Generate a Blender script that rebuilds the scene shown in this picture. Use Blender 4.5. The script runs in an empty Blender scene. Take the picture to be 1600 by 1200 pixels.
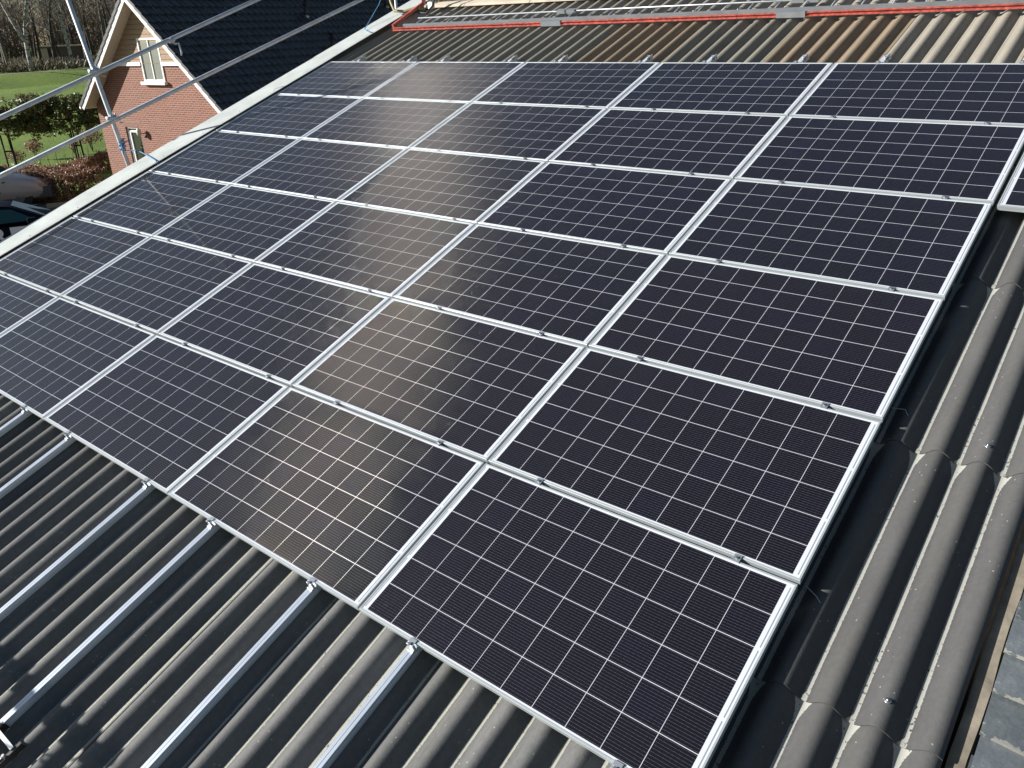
import bpy, bmesh, math, random
from mathutils import Vector, Matrix
random.seed(7)
R_ = math.radians
scene = bpy.context.scene
COL = scene.collection

# ------------------------------------------------------------------ camera
cam_d = bpy.data.cameras.new("Camera")
cam_d.lens = 27.70; cam_d.sensor_width = 36.0; cam_d.clip_start = 0.05; cam_d.clip_end = 3000
cam = bpy.data.objects.new("Camera", cam_d); COL.objects.link(cam)
rot = Matrix(((0.78011625, -0.23837641, 0.57844216), (0.62495403, 0.34002601, -0.70271953), (-0.02917362, 0.90970270, 0.41423411)))
cam.matrix_world = Matrix.Translation((0.75036, -1.77429, 2.46292)) @ rot.to_4x4()
scene.camera = cam
# ------------------------------------------------------------------ sky, sun, exposure
SUN = Vector((-0.705, -0.607, 0.365)).normalized()
world = bpy.data.worlds.new("World"); scene.world = world; world.use_nodes = True
wn = world.node_tree.nodes; wl = world.node_tree.links
bg = wn["Background"]; sky = wn.new("ShaderNodeTexSky"); sky.sky_type = 'NISHITA'; sky.sun_disc = False
sky.sun_elevation = math.asin(SUN.z); sky.sun_rotation = math.atan2(SUN.x, SUN.y)
sky.air_density = 1.0; sky.dust_density = 0.6; sky.ozone_density = 1.0
wl.new(sky.outputs[0], bg.inputs[0]); bg.inputs[1].default_value = 0.049
sd = bpy.data.lights.new("sun", 'SUN'); sd.energy = 5.0; sd.angle = R_(0.5); sd.color = (1.0, 0.97, 0.93)
so = bpy.data.objects.new("sun", sd); COL.objects.link(so); so.location = (-20, -20, 30)
so.rotation_euler = SUN.to_track_quat('Z', 'Y').to_euler()
scene.view_settings.view_transform = 'Standard'; scene.view_settings.look = 'None'
scene.view_settings.exposure = 0.75; scene.view_settings.gamma = 1.0
try:
    scene.cycles.sample_clamp_indirect = 6.0; scene.cycles.max_bounces = 6
except Exception: pass

GZ = -2.737                      # ground level
TH = R_(20)                      # pitch of the barn roof
CT, ST = math.cos(TH), math.sin(TH)
def RW(u, v, n=0.0):             # roof coordinates (along eaves, up the slope, off the panels) to the world
    return Vector((u, v * CT - n * ST, v * ST + n * CT))

# ------------------------------------------------------------------ helpers
class MB:
    def __init__(s): s.v = []; s.f = []; s.m = []; s.uv = {}
    def quad(s, a, b, c, d, mi=0):
        i = len(s.v); s.v += [tuple(a), tuple(b), tuple(c), tuple(d)]; s.f.append((i, i+1, i+2, i+3)); s.m.append(mi)
    def poly(s, pts, mi=0):
        i = len(s.v); s.v += [tuple(p) for p in pts]; s.f.append(tuple(range(i, i+len(pts)))); s.m.append(mi)
    def box(s, x0, x1, y0, y1, z0, z1, mi=0, M=None):
        i = len(s.v)
        P = [(x0,y0,z0),(x1,y0,z0),(x1,y1,z0),(x0,y1,z0),(x0,y0,z1),(x1,y0,z1),(x1,y1,z1),(x0,y1,z1)]
        if M is not None: P = [tuple(M @ Vector(p)) for p in P]
        s.v += P
        for q in ((0,3,2,1),(4,5,6,7),(0,1,5,4),(1,2,6,5),(2,3,7,6),(3,0,4,7)):
            s.f.append(tuple(i+k for k in q)); s.m.append(mi)
    def bar(s, a, b, w, h, up=(0,0,1), mi=0):
        a = Vector(a); b = Vector(b); d = b-a; L = d.length; d.normalize()
        up = Vector(up); x = d.cross(up)
        if x.length < 1e-4: x = d.cross(Vector((1,0,0)))
        x.normalize(); z = x.cross(d)
        M = Matrix((x, d, z)).transposed().to_4x4(); M.translation = a
        s.box(-w/2, w/2, 0, L, -h/2, h/2, mi, M)
    def tube(s, pts, r, seg=8, mi=0, cap=True):
        pts = [Vector(p) for p in pts]; n = len(pts)
        rs = r if isinstance(r, (list, tuple)) else [r]*n
        base = len(s.v); ref = None
        for k, p in enumerate(pts):
            d = (pts[min(k+1, n-1)] - pts[max(k-1, 0)])
            if d.length < 1e-9: d = Vector((0,0,1))
            d.normalize()
            if ref is None:
                ref = Vector((0,0,1)) if abs(d.z) < .9 else Vector((1,0,0))
            x = ref - d*ref.dot(d)
            if x.length < 1e-5: x = d.orthogonal()
            x.normalize(); ref = x; y = d.cross(x)
            for j in range(seg):
                t = 2*math.pi*j/seg
                s.v.append(tuple(p + (x*math.cos(t) + y*math.sin(t))*rs[k]))
        for k in range(n-1):
            for j in range(seg):
                a = base+k*seg+j; b = base+k*seg+(j+1) % seg
                s.f.append((a, b, b+seg, a+seg)); s.m.append(mi)
        if cap:
            s.f.append(tuple(base+j for j in reversed(range(seg)))); s.m.append(mi)
            s.f.append(tuple(base+(n-1)*seg+j for j in range(seg))); s.m.append(mi)
    def grid(s, nx, ny, fn, mi=0):
        b = len(s.v)
        for j in range(ny):
            for i in range(nx): s.v.append(tuple(fn(i, j)))
        for j in range(ny-1):
            for i in range(nx-1):
                a = b+j*nx+i; s.f.append((a, a+1, a+nx+1, a+nx)); s.m.append(mi)
    def build(s, name, mats, parent=None, smooth=False, loc=None, rot=None):
        me = bpy.data.meshes.new(name); me.from_pydata(s.v, [], s.f)
        if not isinstance(mats, (list, tuple)): mats = [mats]
        for m in mats: me.materials.append(m)
        me.polygons.foreach_set("material_index", s.m)
        if smooth: me.polygons.foreach_set("use_smooth", [True]*len(s.f))
        me.update()
        o = bpy.data.objects.new(name, me); COL.objects.link(o)
        if parent is not None: o.parent = parent
        if loc is not None: o.location = loc
        if rot is not None: o.rotation_euler = rot
        return o

def sharp(o, ang=35):
    me = o.data; bm = bmesh.new(); bm.from_mesh(me)
    bmesh.ops.remove_doubles(bm, verts=bm.verts, dist=1e-5)
    for f in bm.faces: f.smooth = True
    for e in bm.edges:
        if len(e.link_faces) == 2 and e.calc_face_angle(0) > R_(ang): e.smooth = False
    bm.to_mesh(me); bm.free(); return o

def bevel(o, w, seg=2):
    m = o.modifiers.new("bevel", 'BEVEL'); m.width = w; m.segments = seg; m.limit_method = 'ANGLE'; m.angle_limit = R_(40)
    return o

def empty(name, loc=(0,0,0), rot=(0,0,0)):
    o = bpy.data.objects.new(name, None); COL.objects.link(o); o.location = loc; o.rotation_euler = rot
    o.empty_display_size = .1; return o
def tag(o, label, cat, group=None):
    o["label"] = label; o["category"] = cat
    if group: o["group"] = group
    return o
def struct(o, kind="structure"): o["kind"] = kind; return o
def dup(o, parent=None):
    c = o.copy(); COL.objects.link(c)
    if parent is not None: c.parent = parent
    for ch in list(o.children): dup(ch, c)
    return c

# ------------------------------------------------------------------ materials
class NT:
    def __init__(s, name):
        s.mat = bpy.data.materials.new(name); s.mat.use_nodes = True
        s.t = s.mat.node_tree; s.N = s.t.nodes; s.L = s.t.links
        s.p = s.N["Principled BSDF"]; s.out = s.N["Material Output"]
    def n(s, typ, **k):
        a = s.N.new("ShaderNode"+typ)
        for q, w in k.items(): setattr(a, q, w)
        return a
    def link(s, a, b): s.L.new(a, b)
    def math(s, op, a, b=None, c=None, clamp=False):
        m = s.n("Math", operation=op); m.use_clamp = clamp
        for i, x in enumerate((a, b, c)):
            if x is None: continue
            if isinstance(x, (int, float)): m.inputs[i].default_value = x
            else: s.link(x, m.inputs[i])
        return m.outputs[0]
    def mix(s, f, a, b):
        m = s.n("Mix", data_type='RGBA')
        for sock, x in ((m.inputs[0], f), (m.inputs[6], a), (m.inputs[7], b)):
            if isinstance(x, (int, float)): sock.default_value = x
            elif isinstance(x, (tuple, list)): sock.default_value = (*x, 1)
            else: s.link(x, sock)
        return m.outputs[2]
    def noise(s, vec, scale, detail=4, rough=.55, dist=0):
        m = s.n("TexNoise"); m.inputs["Scale"].default_value = scale; m.inputs["Detail"].default_value = detail
        m.inputs["Roughness"].default_value = rough; m.inputs["Distortion"].default_value = dist
        if vec is not None: s.link(vec, m.inputs["Vector"])
        return m.outputs["Fac"]
    def obj(s): return s.n("TexCoord").outputs["Object"]
    def ramp(s, f, stops):
        m = s.n("ValToRGB"); cr = m.color_ramp
        while len(cr.elements) < len(stops): cr.elements.new(.5)
        for e, (q, c) in zip(cr.elements, stops): e.position = q; e.color = (*c, 1) if len(c) == 3 else c
        s.link(f, m.inputs[0]); return m.outputs[0]
    def mapv(s, vec, scale=(1,1,1), loc=(0,0,0)):
        m = s.n("Mapping"); m.inputs["Scale"].default_value = scale; m.inputs["Location"].default_value = loc
        s.link(vec, m.inputs[0]); return m.outputs[0]
    def bump(s, h, strength=.3, dist=.01):
        m = s.n("Bump"); m.inputs["Strength"].default_value = strength; m.inputs["Distance"].default_value = dist
        s.link(h, m.inputs["Height"]); s.link(m.outputs[0], s.p.inputs["Normal"])

def plain(name, col, rough=.6, metal=0.0, var=.25, scale=8, bump=0.0, coat=0.0, spec=None, bdist=.004):
    t = NT(name); o = t.obj()
    if var:
        f = t.noise(o, scale, 5)
        dark = tuple(c*(1-var) for c in col); light = tuple(min(1, c*(1+var)) for c in col)
        t.link(t.ramp(f, [(.3, dark), (.7, light)]), t.p.inputs["Base Color"])
    else: t.p.inputs["Base Color"].default_value = (*col, 1)
    t.p.inputs["Roughness"].default_value = rough; t.p.inputs["Metallic"].default_value = metal
    if coat: t.p.inputs["Coat Weight"].default_value = coat; t.p.inputs["Coat Roughness"].default_value = .05
    if spec is not None: t.p.inputs["Specular IOR Level"].default_value = spec
    if bump: t.bump(t.noise(o, scale*4, 6), bump, bdist)
    return t.mat

M = {}
M['frame'] = plain("anodised_frame", (.48,.52,.535), .40, .40, .05, 5)
M['alu'] = plain("aluminium_rail", (.60,.66,.74), .36, .55, .08, 3)
M['alu_dull'] = plain("dull_aluminium", (.42,.45,.48), .45, .7, .12, 6)
M['galv'] = plain("galvanised_tube", (.47,.51,.56), .55, .25, .16, 9, .1)
M['steel'] = plain("bolt_steel", (.5,.5,.5), .3, .9, .1, 20)
M['verge'] = plain("painted_verge_metal", (.56,.59,.56), .55, .1, .13, 3.5, .08)
M['red'] = plain("red_paint", (.40,.085,.065), .6, 0, .55, 22, .1)
M['rubber'] = plain("black_rubber", (.012,.012,.013), .6, 0, 0)
M['hose'] = plain("ochre_hose", (.24,.17,.07), .5, 0, .2, 10)
M['rope'] = plain("blue_rope", (.09,.26,.48), .7, 0, .3, 60)
M['white'] = plain("white_paint", (.80,.80,.77), .45, 0, .06, 4)
M['cream'] = plain("cream_boards", (.62,.54,.43), .6, 0, .08, 2)
M['ridge'] = plain("cream_ridge_flashing", (.50,.43,.33), .7, 0, .2, 3, .2)
M['bark_dark'] = plain("dark_bark", (.045,.035,.028), .9, 0, .4, 6, .4, bdist=.02)
M['twig'] = plain("bare_twigs", (.21,.165,.125), .9, 0, .35, .5)
M['twig_grey'] = plain("grey_bare_twigs", (.19,.17,.145), .9, 0, .35, .5)
M['trunk_grey'] = plain("grey_green_bark", (.135,.12,.09), .9, 0, .4, 1.5)
M['stake'] = plain("dark_tree_stake", (.02,.016,.012), .85, 0, .3, 8)
M['concrete'] = plain("kerb_concrete", (.36,.30,.23), .85, 0, .25, 4, .3)
M['asphalt'] = plain("driveway_paving", (.10,.092,.085), .9, 0, .3, 6, .4)
M['lead'] = plain("weathered_edge_board", (.20,.172,.132), .85, 0, .35, 12, .4)
M['vent'] = plain("black_vent_plastic", (.012,.012,.014), .4, 0, 0)
M['lampglass'] = plain("frosted_lamp", (.65,.6,.5), .35, 0, 0)
M['van'] = plain("beige_car_paint", (.44,.385,.345), .38, .25, .04, 2, coat=.6)
M['car'] = plain("dark_blue_car_paint", (.004,.007,.014), .6, 0, 0, spec=.08)
M['bumper'] = plain("grey_bumper_plastic", (.06,.062,.065), .55, 0, .1)
M['tyre'] = plain("tyre_rubber", (.018,.018,.018), .8, 0, .2, 10)
M['rim'] = plain("wheel_rim", (.16,.16,.165), .45, .4, 0)
M['carglass'] = plain("car_glass", (.02,.075,.08), .08, 0, 0, spec=.35)  # teal reflection in the windows painted as base colour
M['decal'] = plain("white_lettering", (.82,.82,.84), .5, 0, 0)
M['headlight'] = plain("headlight_lens", (.45,.28,.16), .1, 0, 0, coat=1)
M['shed'] = plain("brown_shed_boards", (.13,.10,.08), .85, 0, .2, 1)
M['shedlight'] = plain("pale_shed_corner", (.50,.44,.34), .8, 0, .1, 1)
M['cloth'] = plain("wire_black", (.01,.01,.01), .5, 0, 0)

def mat_glass(name, col, rough=.03):
    t = NT(name); t.p.inputs["Base Color"].default_value = (*col, 1); t.p.inputs["Roughness"].default_value = rough
    t.p.inputs["Coat Weight"].default_value = 1; t.p.inputs["Coat Roughness"].default_value = .02
    return t.mat
M['pane'] = mat_glass("sky_tinted_pane", (.20,.22,.20), .2)  # grey-green of the reflected sky is put into the base colour
M['pane_dark'] = mat_glass("dark_green_pane", (.012,.018,.010))

# corrugated fibre cement; the pale worn line runs along every trough
PITCH = .177; CREST0 = .0785; CREST_N = -.083; DEPTH = .056
def wave(u):
    c = math.cos(2*math.pi*(u-CREST0)/PITCH)
    return CREST_N - DEPTH/2 + DEPTH/2*(c*1.04 - .04*math.cos(6*math.pi*(u-CREST0)/PITCH))
def mat_sheet(name, dark, light, line, lw=.010, stain=(.09,.085,.05), moss=.35, vis=1.385):
    t = NT(name); o = t.obj()
    sep = t.n("SeparateXYZ"); t.link(o, sep.inputs[0]); X, Y = sep.outputs[0], sep.outputs[1]
    f = t.noise(t.mapv(o, (7, 1.1, 7)), 2.2, 6, .6)
    f2 = t.noise(o, 38, 5, .7)
    rnd = t.n("ObjectInfo").outputs["Random"]
    fm = t.math('ADD', t.math('MULTIPLY', f, .52), t.math('MULTIPLY', f2, .48))
    fm = t.math('ADD', fm, t.math('MULTIPLY', t.math('SUBTRACT', rnd, .5), .14))
    c = t.ramp(fm, [(.30, dark), (.52, tuple((a+b)/2 for a, b in zip(dark, light))), (.72, light)])
    # brown drift of dirt
    g = t.noise(t.mapv(o, (3, .6, 3), (5, 2, 0)), 1.6, 5, .6)
    g = t.math('MULTIPLY', t.math('SUBTRACT', g, .5, clamp=True), 2.2, clamp=True)
    c = t.mix(t.math('MULTIPLY', g, moss), c, stain)
    # pale speckles
    v = t.n("TexVoronoi"); v.inputs["Scale"].default_value = 26; t.link(o, v.inputs["Vector"])
    sp = t.math('LESS_THAN', v.outputs["Distance"], .10)
    sp2 = t.math('MULTIPLY', sp, t.math('GREATER_THAN', t.noise(o, 7, 2), .53))
    c = t.mix(t.math('MULTIPLY', sp2, .45), c, line)
    # worn line on the trough: distance from the trough in metres
    ph = t.math('FRACT', t.math('DIVIDE', t.math('ADD', X, 0.0), PITCH))       # sheets start on a trough
    d = t.math('MULTIPLY', t.math('MINIMUM', ph, t.math('SUBTRACT', 1.0, ph)), PITCH)
    edge = t.math('MULTIPLY', t.math('SUBTRACT', t.noise(o, 130, 3, .7), .5), .010)
    lwid = t.math('ADD', lw, t.math('MULTIPLY', t.math('SUBTRACT', t.noise(t.mapv(o, (9, 1.3, 1)), 3, 2), .5), .008))
    # the dirt fans out under each lap
    fan = t.math('MULTIPLY', t.math('POWER', t.math('MULTIPLY', t.math('SUBTRACT', Y, vis-.11), 9.0, clamp=True), 2.0), .026)
    m = t.math('LESS_THAN', t.math('ADD', d, edge), t.math('ADD', lwid, fan))
    gap = t.math('GREATER_THAN', t.noise(o, 60, 2), .34)
    c = t.mix(t.math('MULTIPLY', t.math('MULTIPLY', m, gap), .8), c, line)
    t.link(c, t.p.inputs["Base Color"]); t.p.inputs["Roughness"].default_value = .72
    t.p.inputs["Specular IOR Level"].default_value = .35
    h = t.math('ADD', t.math('MULTIPLY', f2, .6), t.math('MULTIPLY', t.noise(o, 150, 3, .7), .4))
    t.bump(h, .55, .004)
    return t.mat
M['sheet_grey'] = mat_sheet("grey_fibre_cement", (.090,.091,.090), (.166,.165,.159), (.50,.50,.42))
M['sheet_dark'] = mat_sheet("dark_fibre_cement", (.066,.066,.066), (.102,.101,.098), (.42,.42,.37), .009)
M['sheet_dark_long'] = mat_sheet("dark_fibre_cement_long", (.066,.066,.066), (.102,.101,.098), (.42,.42,.37), .009, vis=2.97)
M['sheet_long'] = mat_sheet("grey_fibre_cement_long", (.090,.091,.090), (.166,.165,.159), (.44,.44,.36), .007, vis=2.97)
M['sheet_mid'] = mat_sheet("olive_fibre_cement", (.17,.158,.13), (.29,.27,.215), (.33,.30,.23), .003)
M['sheet_pale'] = mat_sheet("pale_fibre_cement", (.22,.20,.165), (.36,.325,.265), (.46,.42,.33), .004)
M['sheet_brown'] = mat_sheet("brown_fibre_cement", (.20,.155,.105), (.33,.26,.18), (.28,.20,.12), .002, (.07,.05,.03), .6)

# solar laminate -----------------------------------------------------
PW, PH, PD = 1.681, .998, .035
def mat_laminate():
    t = NT("solar_cells_under_glass")
    sep = t.n("SeparateXYZ"); t.link(t.obj(), sep.inputs[0]); X, Y = sep.outputs[0], sep.outputs[1]
    p = .1605; mx = (PW - 10*p)/2; my = (PH - 6*p)/2
    x = t.math('DIVIDE', t.math('SUBTRACT', X, mx), p); y = t.math('DIVIDE', t.math('SUBTRACT', Y, my), p)
    fx = t.math('FRACT', x); fy = t.math('FRACT', y)
    dx = t.math('MULTIPLY', t.math('MINIMUM', fx, t.math('SUBTRACT', 1.0, fx)), p)
    dy = t.math('MULTIPLY', t.math('MINIMUM', fy, t.math('SUBTRACT', 1.0, fy)), p)
    gapx = t.math('LESS_THAN', dx, .0011); gapy = t.math('LESS_THAN', dy, .0014)
    gap = t.math('MAXIMUM', gapx, gapy)
    outx = t.math('MAXIMUM', t.math('LESS_THAN', x, 0.0), t.math('GREATER_THAN', x, 10.0))
    outy = t.math('MAXIMUM', t.math('LESS_THAN', y, 0.0), t.math('GREATER_THAN', y, 6.0))
    out = t.math('MAXIMUM', outx, outy)
    white = t.math('MAXIMUM', gap, out)
    # collector ribbon in the end margins, broken between string pairs
    rib = t.math('ABSOLUTE', t.math('SUBTRACT', t.math('ABSOLUTE', t.math('SUBTRACT', X, PW/2)), PW/2 - .019))
    ribm = t.math('MULTIPLY', t.math('LESS_THAN', rib, .0026), t.math('LESS_THAN', t.math('ABSOLUTE', t.math('SUBTRACT', t.math('FRACT', t.math('MULTIPLY', y, .5)), .5)), .475))
    # round wires, twelve to a cell
    w = t.math('MULTIPLY', y, 12.0); fw = t.math('SUBTRACT', t.math('FRACT', w), .5)
    dw = t.math('MULTIPLY', fw, p/12)
    pads = t.math('LESS_THAN', t.math('ABSOLUTE', t.math('SUBTRACT', t.math('FRACT', t.math('MULTIPLY', x, 7.0)), .5)), .12)
    half = t.math('ADD', .00034, t.math('MULTIPLY', pads, .00020))
    wire = t.math('LESS_THAN', t.math('ABSOLUTE', dw), half)
    wire = t.math('MULTIPLY', wire, t.math('SUBTRACT', 1.0, white))
    # cell colour, a little different cell to cell
    wn_ = t.n("TexWhiteNoise", noise_dimensions='3D'); cv = t.n("CombineXYZ")
    t.link(t.math('FLOOR', x), cv.inputs[0]); t.link(t.math('FLOOR', y), cv.inputs[1]); t.link(t.n("ObjectInfo").outputs["Random"], cv.inputs[2])
    t.link(cv.outputs[0], wn_.inputs["Vector"])
    cell = t.ramp(wn_.outputs["Value"], [(0, (.0038,.0038,.0085)), (.5, (.0044,.0046,.0105)), (1, (.0050,.0050,.0140))])
    mr = t.n("ObjectInfo").outputs["Random"]
    cell = t.mix(t.math('MULTIPLY', mr, .55), cell, (.0075,.0060,.0105))
    col = t.mix(white, cell, (.60,.62,.66))
    col = t.mix(ribm, col, (.22,.26,.30))
    # dust film: patches of thin dust on the glass
    dust = t.noise(t.obj(), 3.5, 6, .65); dust2 = t.noise(t.obj(), 160, 2, .6)
    dm = t.math('MULTIPLY', t.math('MULTIPLY', dust, dust2), .012)
    v = t.n("TexVoronoi"); v.inputs["Scale"].default_value = 14; t.link(t.obj(), v.inputs["Vector"])
    spk = t.math('MULTIPLY', t.math('LESS_THAN', v.outputs["Distance"], .025), .10)
    col = t.mix(t.math('ADD', dm, spk, clamp=True), col, (.30,.29,.26))
    P = t.p; t.link(col, P.inputs["Base Color"]); P.inputs["Roughness"].default_value = .5
    P.inputs["Specular IOR Level"].default_value = .12
    P.inputs["Coat Weight"].default_value = .85; P.inputs["Coat Roughness"].default_value = .07; P.inputs["Coat IOR"].default_value = 1.42
    # wire shader: metal with the normal of a round wire
    Wb = t.n("BsdfPrincipled"); Wb.inputs["Base Color"].default_value = (.165,.145,.120,1); Wb.inputs["Metallic"].default_value = .9
    Wb.inputs["Roughness"].default_value = .145
    tt = t.math('DIVIDE', dw, half); vt = t.n("VectorTransform", vector_type='NORMAL', convert_from='OBJECT', convert_to='WORLD')
    nv = t.n("CombineXYZ"); t.link(t.math('MULTIPLY', tt, .95), nv.inputs[1]); nv.inputs[2].default_value = .62
    wr = t.n("TexWhiteNoise", noise_dimensions='3D'); wc = t.n("CombineXYZ"); t.link(t.math('FLOOR', t.math('MULTIPLY', x, 6.0)), wc.inputs[0]); t.link(t.math('FLOOR', t.math('MULTIPLY', w, .5)), wc.inputs[1]); t.link(t.n("ObjectInfo").outputs["Random"], wc.inputs[2]); t.link(wc.outputs[0], wr.inputs["Vector"])
    t.link(t.math('MULTIPLY', t.math('SUBTRACT', wr.outputs["Value"], .5), .05), nv.inputs[0])
    t.link(nv.outputs[0], vt.inputs[0]); nn = t.n("VectorMath", operation='NORMALIZE'); t.link(vt.outputs[0], nn.inputs[0])
    t.link(nn.outputs[0], Wb.inputs["Normal"])
    mx_ = t.n("MixShader"); t.link(wire, mx_.inputs[0]); t.link(P.outputs[0], mx_.inputs[1]); dfw = t.n("BsdfDiffuse"); dfw.inputs[0].default_value = (.30,.30,.33,1); mw = t.n("MixShader"); mw.inputs[0].default_value = .34
    t.link(Wb.outputs[0], mw.inputs[1]); t.link(dfw.outputs[0], mw.inputs[2]); t.link(mw.outputs[0], mx_.inputs[2])
    t.link(mx_.outputs[0], t.out.inputs[0])
    return t.mat
M['laminate'] = mat_laminate()

def mat_brick(name, c1, c2, mortar, scale_w=.22, scale_h=.0725, msize=.011):
    t = NT(name); o = t.obj(); sep = t.n("SeparateXYZ"); t.link(o, sep.inputs[0])
    cb = t.n("CombineXYZ"); t.link(t.math('ADD', sep.outputs[0], sep.outputs[1]), cb.inputs[0]); t.link(sep.outputs[2], cb.inputs[1])
    b = t.n("TexBrick"); t.link(cb.outputs[0], b.inputs["Vector"]); b.inputs["Scale"].default_value = 1
    b.inputs["Brick Width"].default_value = scale_w; b.inputs["Row Height"].default_value = scale_h
    b.inputs["Mortar Size"].default_value = msize; b.inputs["Color1"].default_value = (*c1, 1); b.inputs["Color2"].default_value = (*c2, 1)
    b.inputs["Mortar"].default_value = (*mortar, 1); b.inputs["Bias"].default_value = -.1
    n = t.noise(o, 1.4, 4); c = t.mix(t.math('MULTIPLY', n, .35), b.outputs["Color"], tuple(x*.6 for x in c1))
    t.link(c, t.p.inputs["Base Color"]); t.p.inputs["Roughness"].default_value = .85
    t.bump(t.math('SUBTRACT', 1.0, b.outputs["Fac"]), .6, .008)
    return t.mat
M['brick'] = mat_brick("red_brick", (.275,.082,.050), (.165,.048,.032), (.33,.26,.20))
M['lintel'] = mat_brick("upright_brick_course", (.24,.085,.055), (.18,.058,.04), (.31,.25,.20), .0725, .24)

def mat_boards(name, c, step=.16):
    t = NT(name); o = t.obj(); sep = t.n("SeparateXYZ"); t.link(o, sep.inputs[0])
    f = t.math('FRACT', t.math('DIVIDE', sep.outputs[2], step)); gapm = t.math('LESS_THAN', f, .09)
    n = t.noise(t.mapv(o, (1.2, 1.2, 14)), 3, 5)
    col = t.ramp(n, [(.3, tuple(x*.75 for x in c)), (.7, tuple(x*1.15 for x in c))])
    t.link(t.mix(gapm, col, tuple(x*.22 for x in c)), t.p.inputs["Base Color"]); t.p.inputs["Roughness"].default_value = .75
    t.bump(t.math('SUBTRACT', 1.0, gapm), .5, .01); return t.mat
M['wood'] = mat_boards("weathered_wood_cladding", (.36,.25,.16))

M['rooftile'] = plain("glazed_black_tile", (.015,.0155,.017), .28, 0, .6, 3.2, .03, coat=.5, spec=.8)
M['flat_tile'] = None
def mat_flat_tile():
    t = NT("blue_grey_slate_tile"); o = t.obj()
    f = t.noise(o, 9, 6, .6); f2 = t.noise(o, 70, 4, .7)
    fm = t.math('ADD', t.math('MULTIPLY', f, .6), t.math('MULTIPLY', f2, .4))
    c = t.ramp(fm, [(.32, (.060,.069,.075)), (.6, (.100,.113,.12)), (.72, (.155,.17,.178))])
    w = t.math('GREATER_THAN', t.noise(o, 16, 5, .65), .70)
    c = t.mix(t.math('MULTIPLY', w, .65), c, (.42,.42,.40))
    sy = t.n("SeparateXYZ"); t.link(o, sy.inputs[0]); e_ = t.math('LESS_THAN', sy.outputs[1], t.math('MULTIPLY', t.math('SUBTRACT', t.noise(o, 22, 3), .50), .07))
    c = t.mix(t.math('MULTIPLY', e_, .7), c, (.26,.25,.22))
    rv = t.n("ObjectInfo").outputs["Random"]; hs_ = t.n("HueSaturation"); t.link(t.math('ADD', .75, t.math('MULTIPLY', rv, .8)), hs_.inputs["Value"]); t.link(c, hs_.inputs["Color"])
    t.link(hs_.outputs[0], t.p.inputs["Base Color"]); t.p.inputs["Roughness"].default_value = .42
    t.bump(fm, .5, .006); return t.mat
M['flat_tile'] = mat_flat_tile()

def mat_ground():
    t = NT("grass_ground"); g = t.n("NewGeometry").outputs["Position"]
    f = t.noise(g, .09, 6, .6); f2 = t.noise(g, 1.3, 6, .65); f3 = t.noise(g, 14, 4, .7)
    fm = t.math('ADD', t.math('MULTIPLY', f, .45), t.math('ADD', t.math('MULTIPLY', f2, .3), t.math('MULTIPLY', f3, .25)))
    c = t.ramp(fm, [(.30, (.075,.120,.012)), (.5, (.135,.215,.019)), (.68, (.21,.275,.04))])
    t.link(c, t.p.inputs["Base Color"]); t.p.inputs["Roughness"].default_value = .9
    t.bump(t.math('ADD', f3, f2), .8, .12); return t.mat
M['grass'] = mat_ground()
M['path'] = plain("sandy_path", (.30,.28,.19), .9, 0, .3, .4, .2)

def mat_leaf(name, col, var=.35, trans=.25, rough=.45):
    t = NT(name); r = t.n("NewGeometry").outputs["Random Per Island"]
    c = t.ramp(r, [(0, tuple(x*(1-var) for x in col)), (1, tuple(x*(1+var) for x in col))])
    t.link(c, t.p.inputs["Base Color"]); t.p.inputs["Roughness"].default_value = rough
    tr = t.n("BsdfTranslucent"); t.link(c, tr.inputs[0]); ms = t.n("MixShader"); ms.inputs[0].default_value = trans
    t.link(t.p.outputs[0], ms.inputs[1]); t.link(tr.outputs[0], ms.inputs[2]); t.link(ms.outputs[0], t.out.inputs[0]); return t.mat
M['leaf_green'] = mat_leaf("green_leaf", (.085,.115,.035), .4, .35)
M['leaf_olive'] = mat_leaf("olive_leaf", (.15,.155,.06), .35, .35)
M['leaf_red'] = mat_leaf("reddish_leaf", (.19,.095,.055))
M['beech'] = mat_leaf("dry_beech_leaf", (.29,.155,.09), .45)
M['beech_pale'] = mat_leaf("pale_dry_leaf", (.45,.31,.21), .3)
M['beech_dark'] = mat_leaf("dark_dry_leaf", (.11,.055,.036), .4)
def mat_birch():
    t = NT("birch_bark"); o = t.obj(); f = t.noise(t.mapv(o, (1, 1, 3.2)), 1.2, 5, .65)
    c = t.ramp(f, [(.40, (.05,.045,.04)), (.50, (.40,.38,.35)), (.75, (.56,.54,.50))])
    t.link(c, t.p.inputs["Base Color"]); t.p.inputs["Roughness"].default_value = .8; return t.mat
M['birch'] = mat_birch()

# ------------------------------------------------------------------ ground and far setting
VH = Vector((-.9077, .4196, 0)); RH = Vector((.4196, .9077, 0)); C0 = Vector((.75, -1.774, 0))
def fw(a, b, z=0.0): return C0 + VH*a + RH*b + Vector((0, 0, GZ + z))
def gh(a, bb=0):                                                 # ditch and low bank before the wood
    a = a - .8*(max(-60, min(60, bb))+10)
    if a < 118 or a > 230: return 0.0
    if a < 126: return -.9*(a-118)/8
    if a < 136: return -.9
    if a < 148: return -.9 + 1.5*(a-136)/12
    if a < 200: return .6
    return .6*(230-a)/30
b = MB()
As = [-600,-200,-60,-20,0,20,40,60]+[70+4*i for i in range(52)]+[290,340,420,900]
Bs = [-900,-400,-200,-120,-80,-60,-40,-30]+[-24+4*i for i in range(16)]+[48,60,80,120,200,400,900]
b.grid(len(Bs), len(As), lambda i, j: fw(As[j], Bs[i], gh(As[j], Bs[i])))
struct(b.build("ground", M['grass'], smooth=True))
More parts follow.
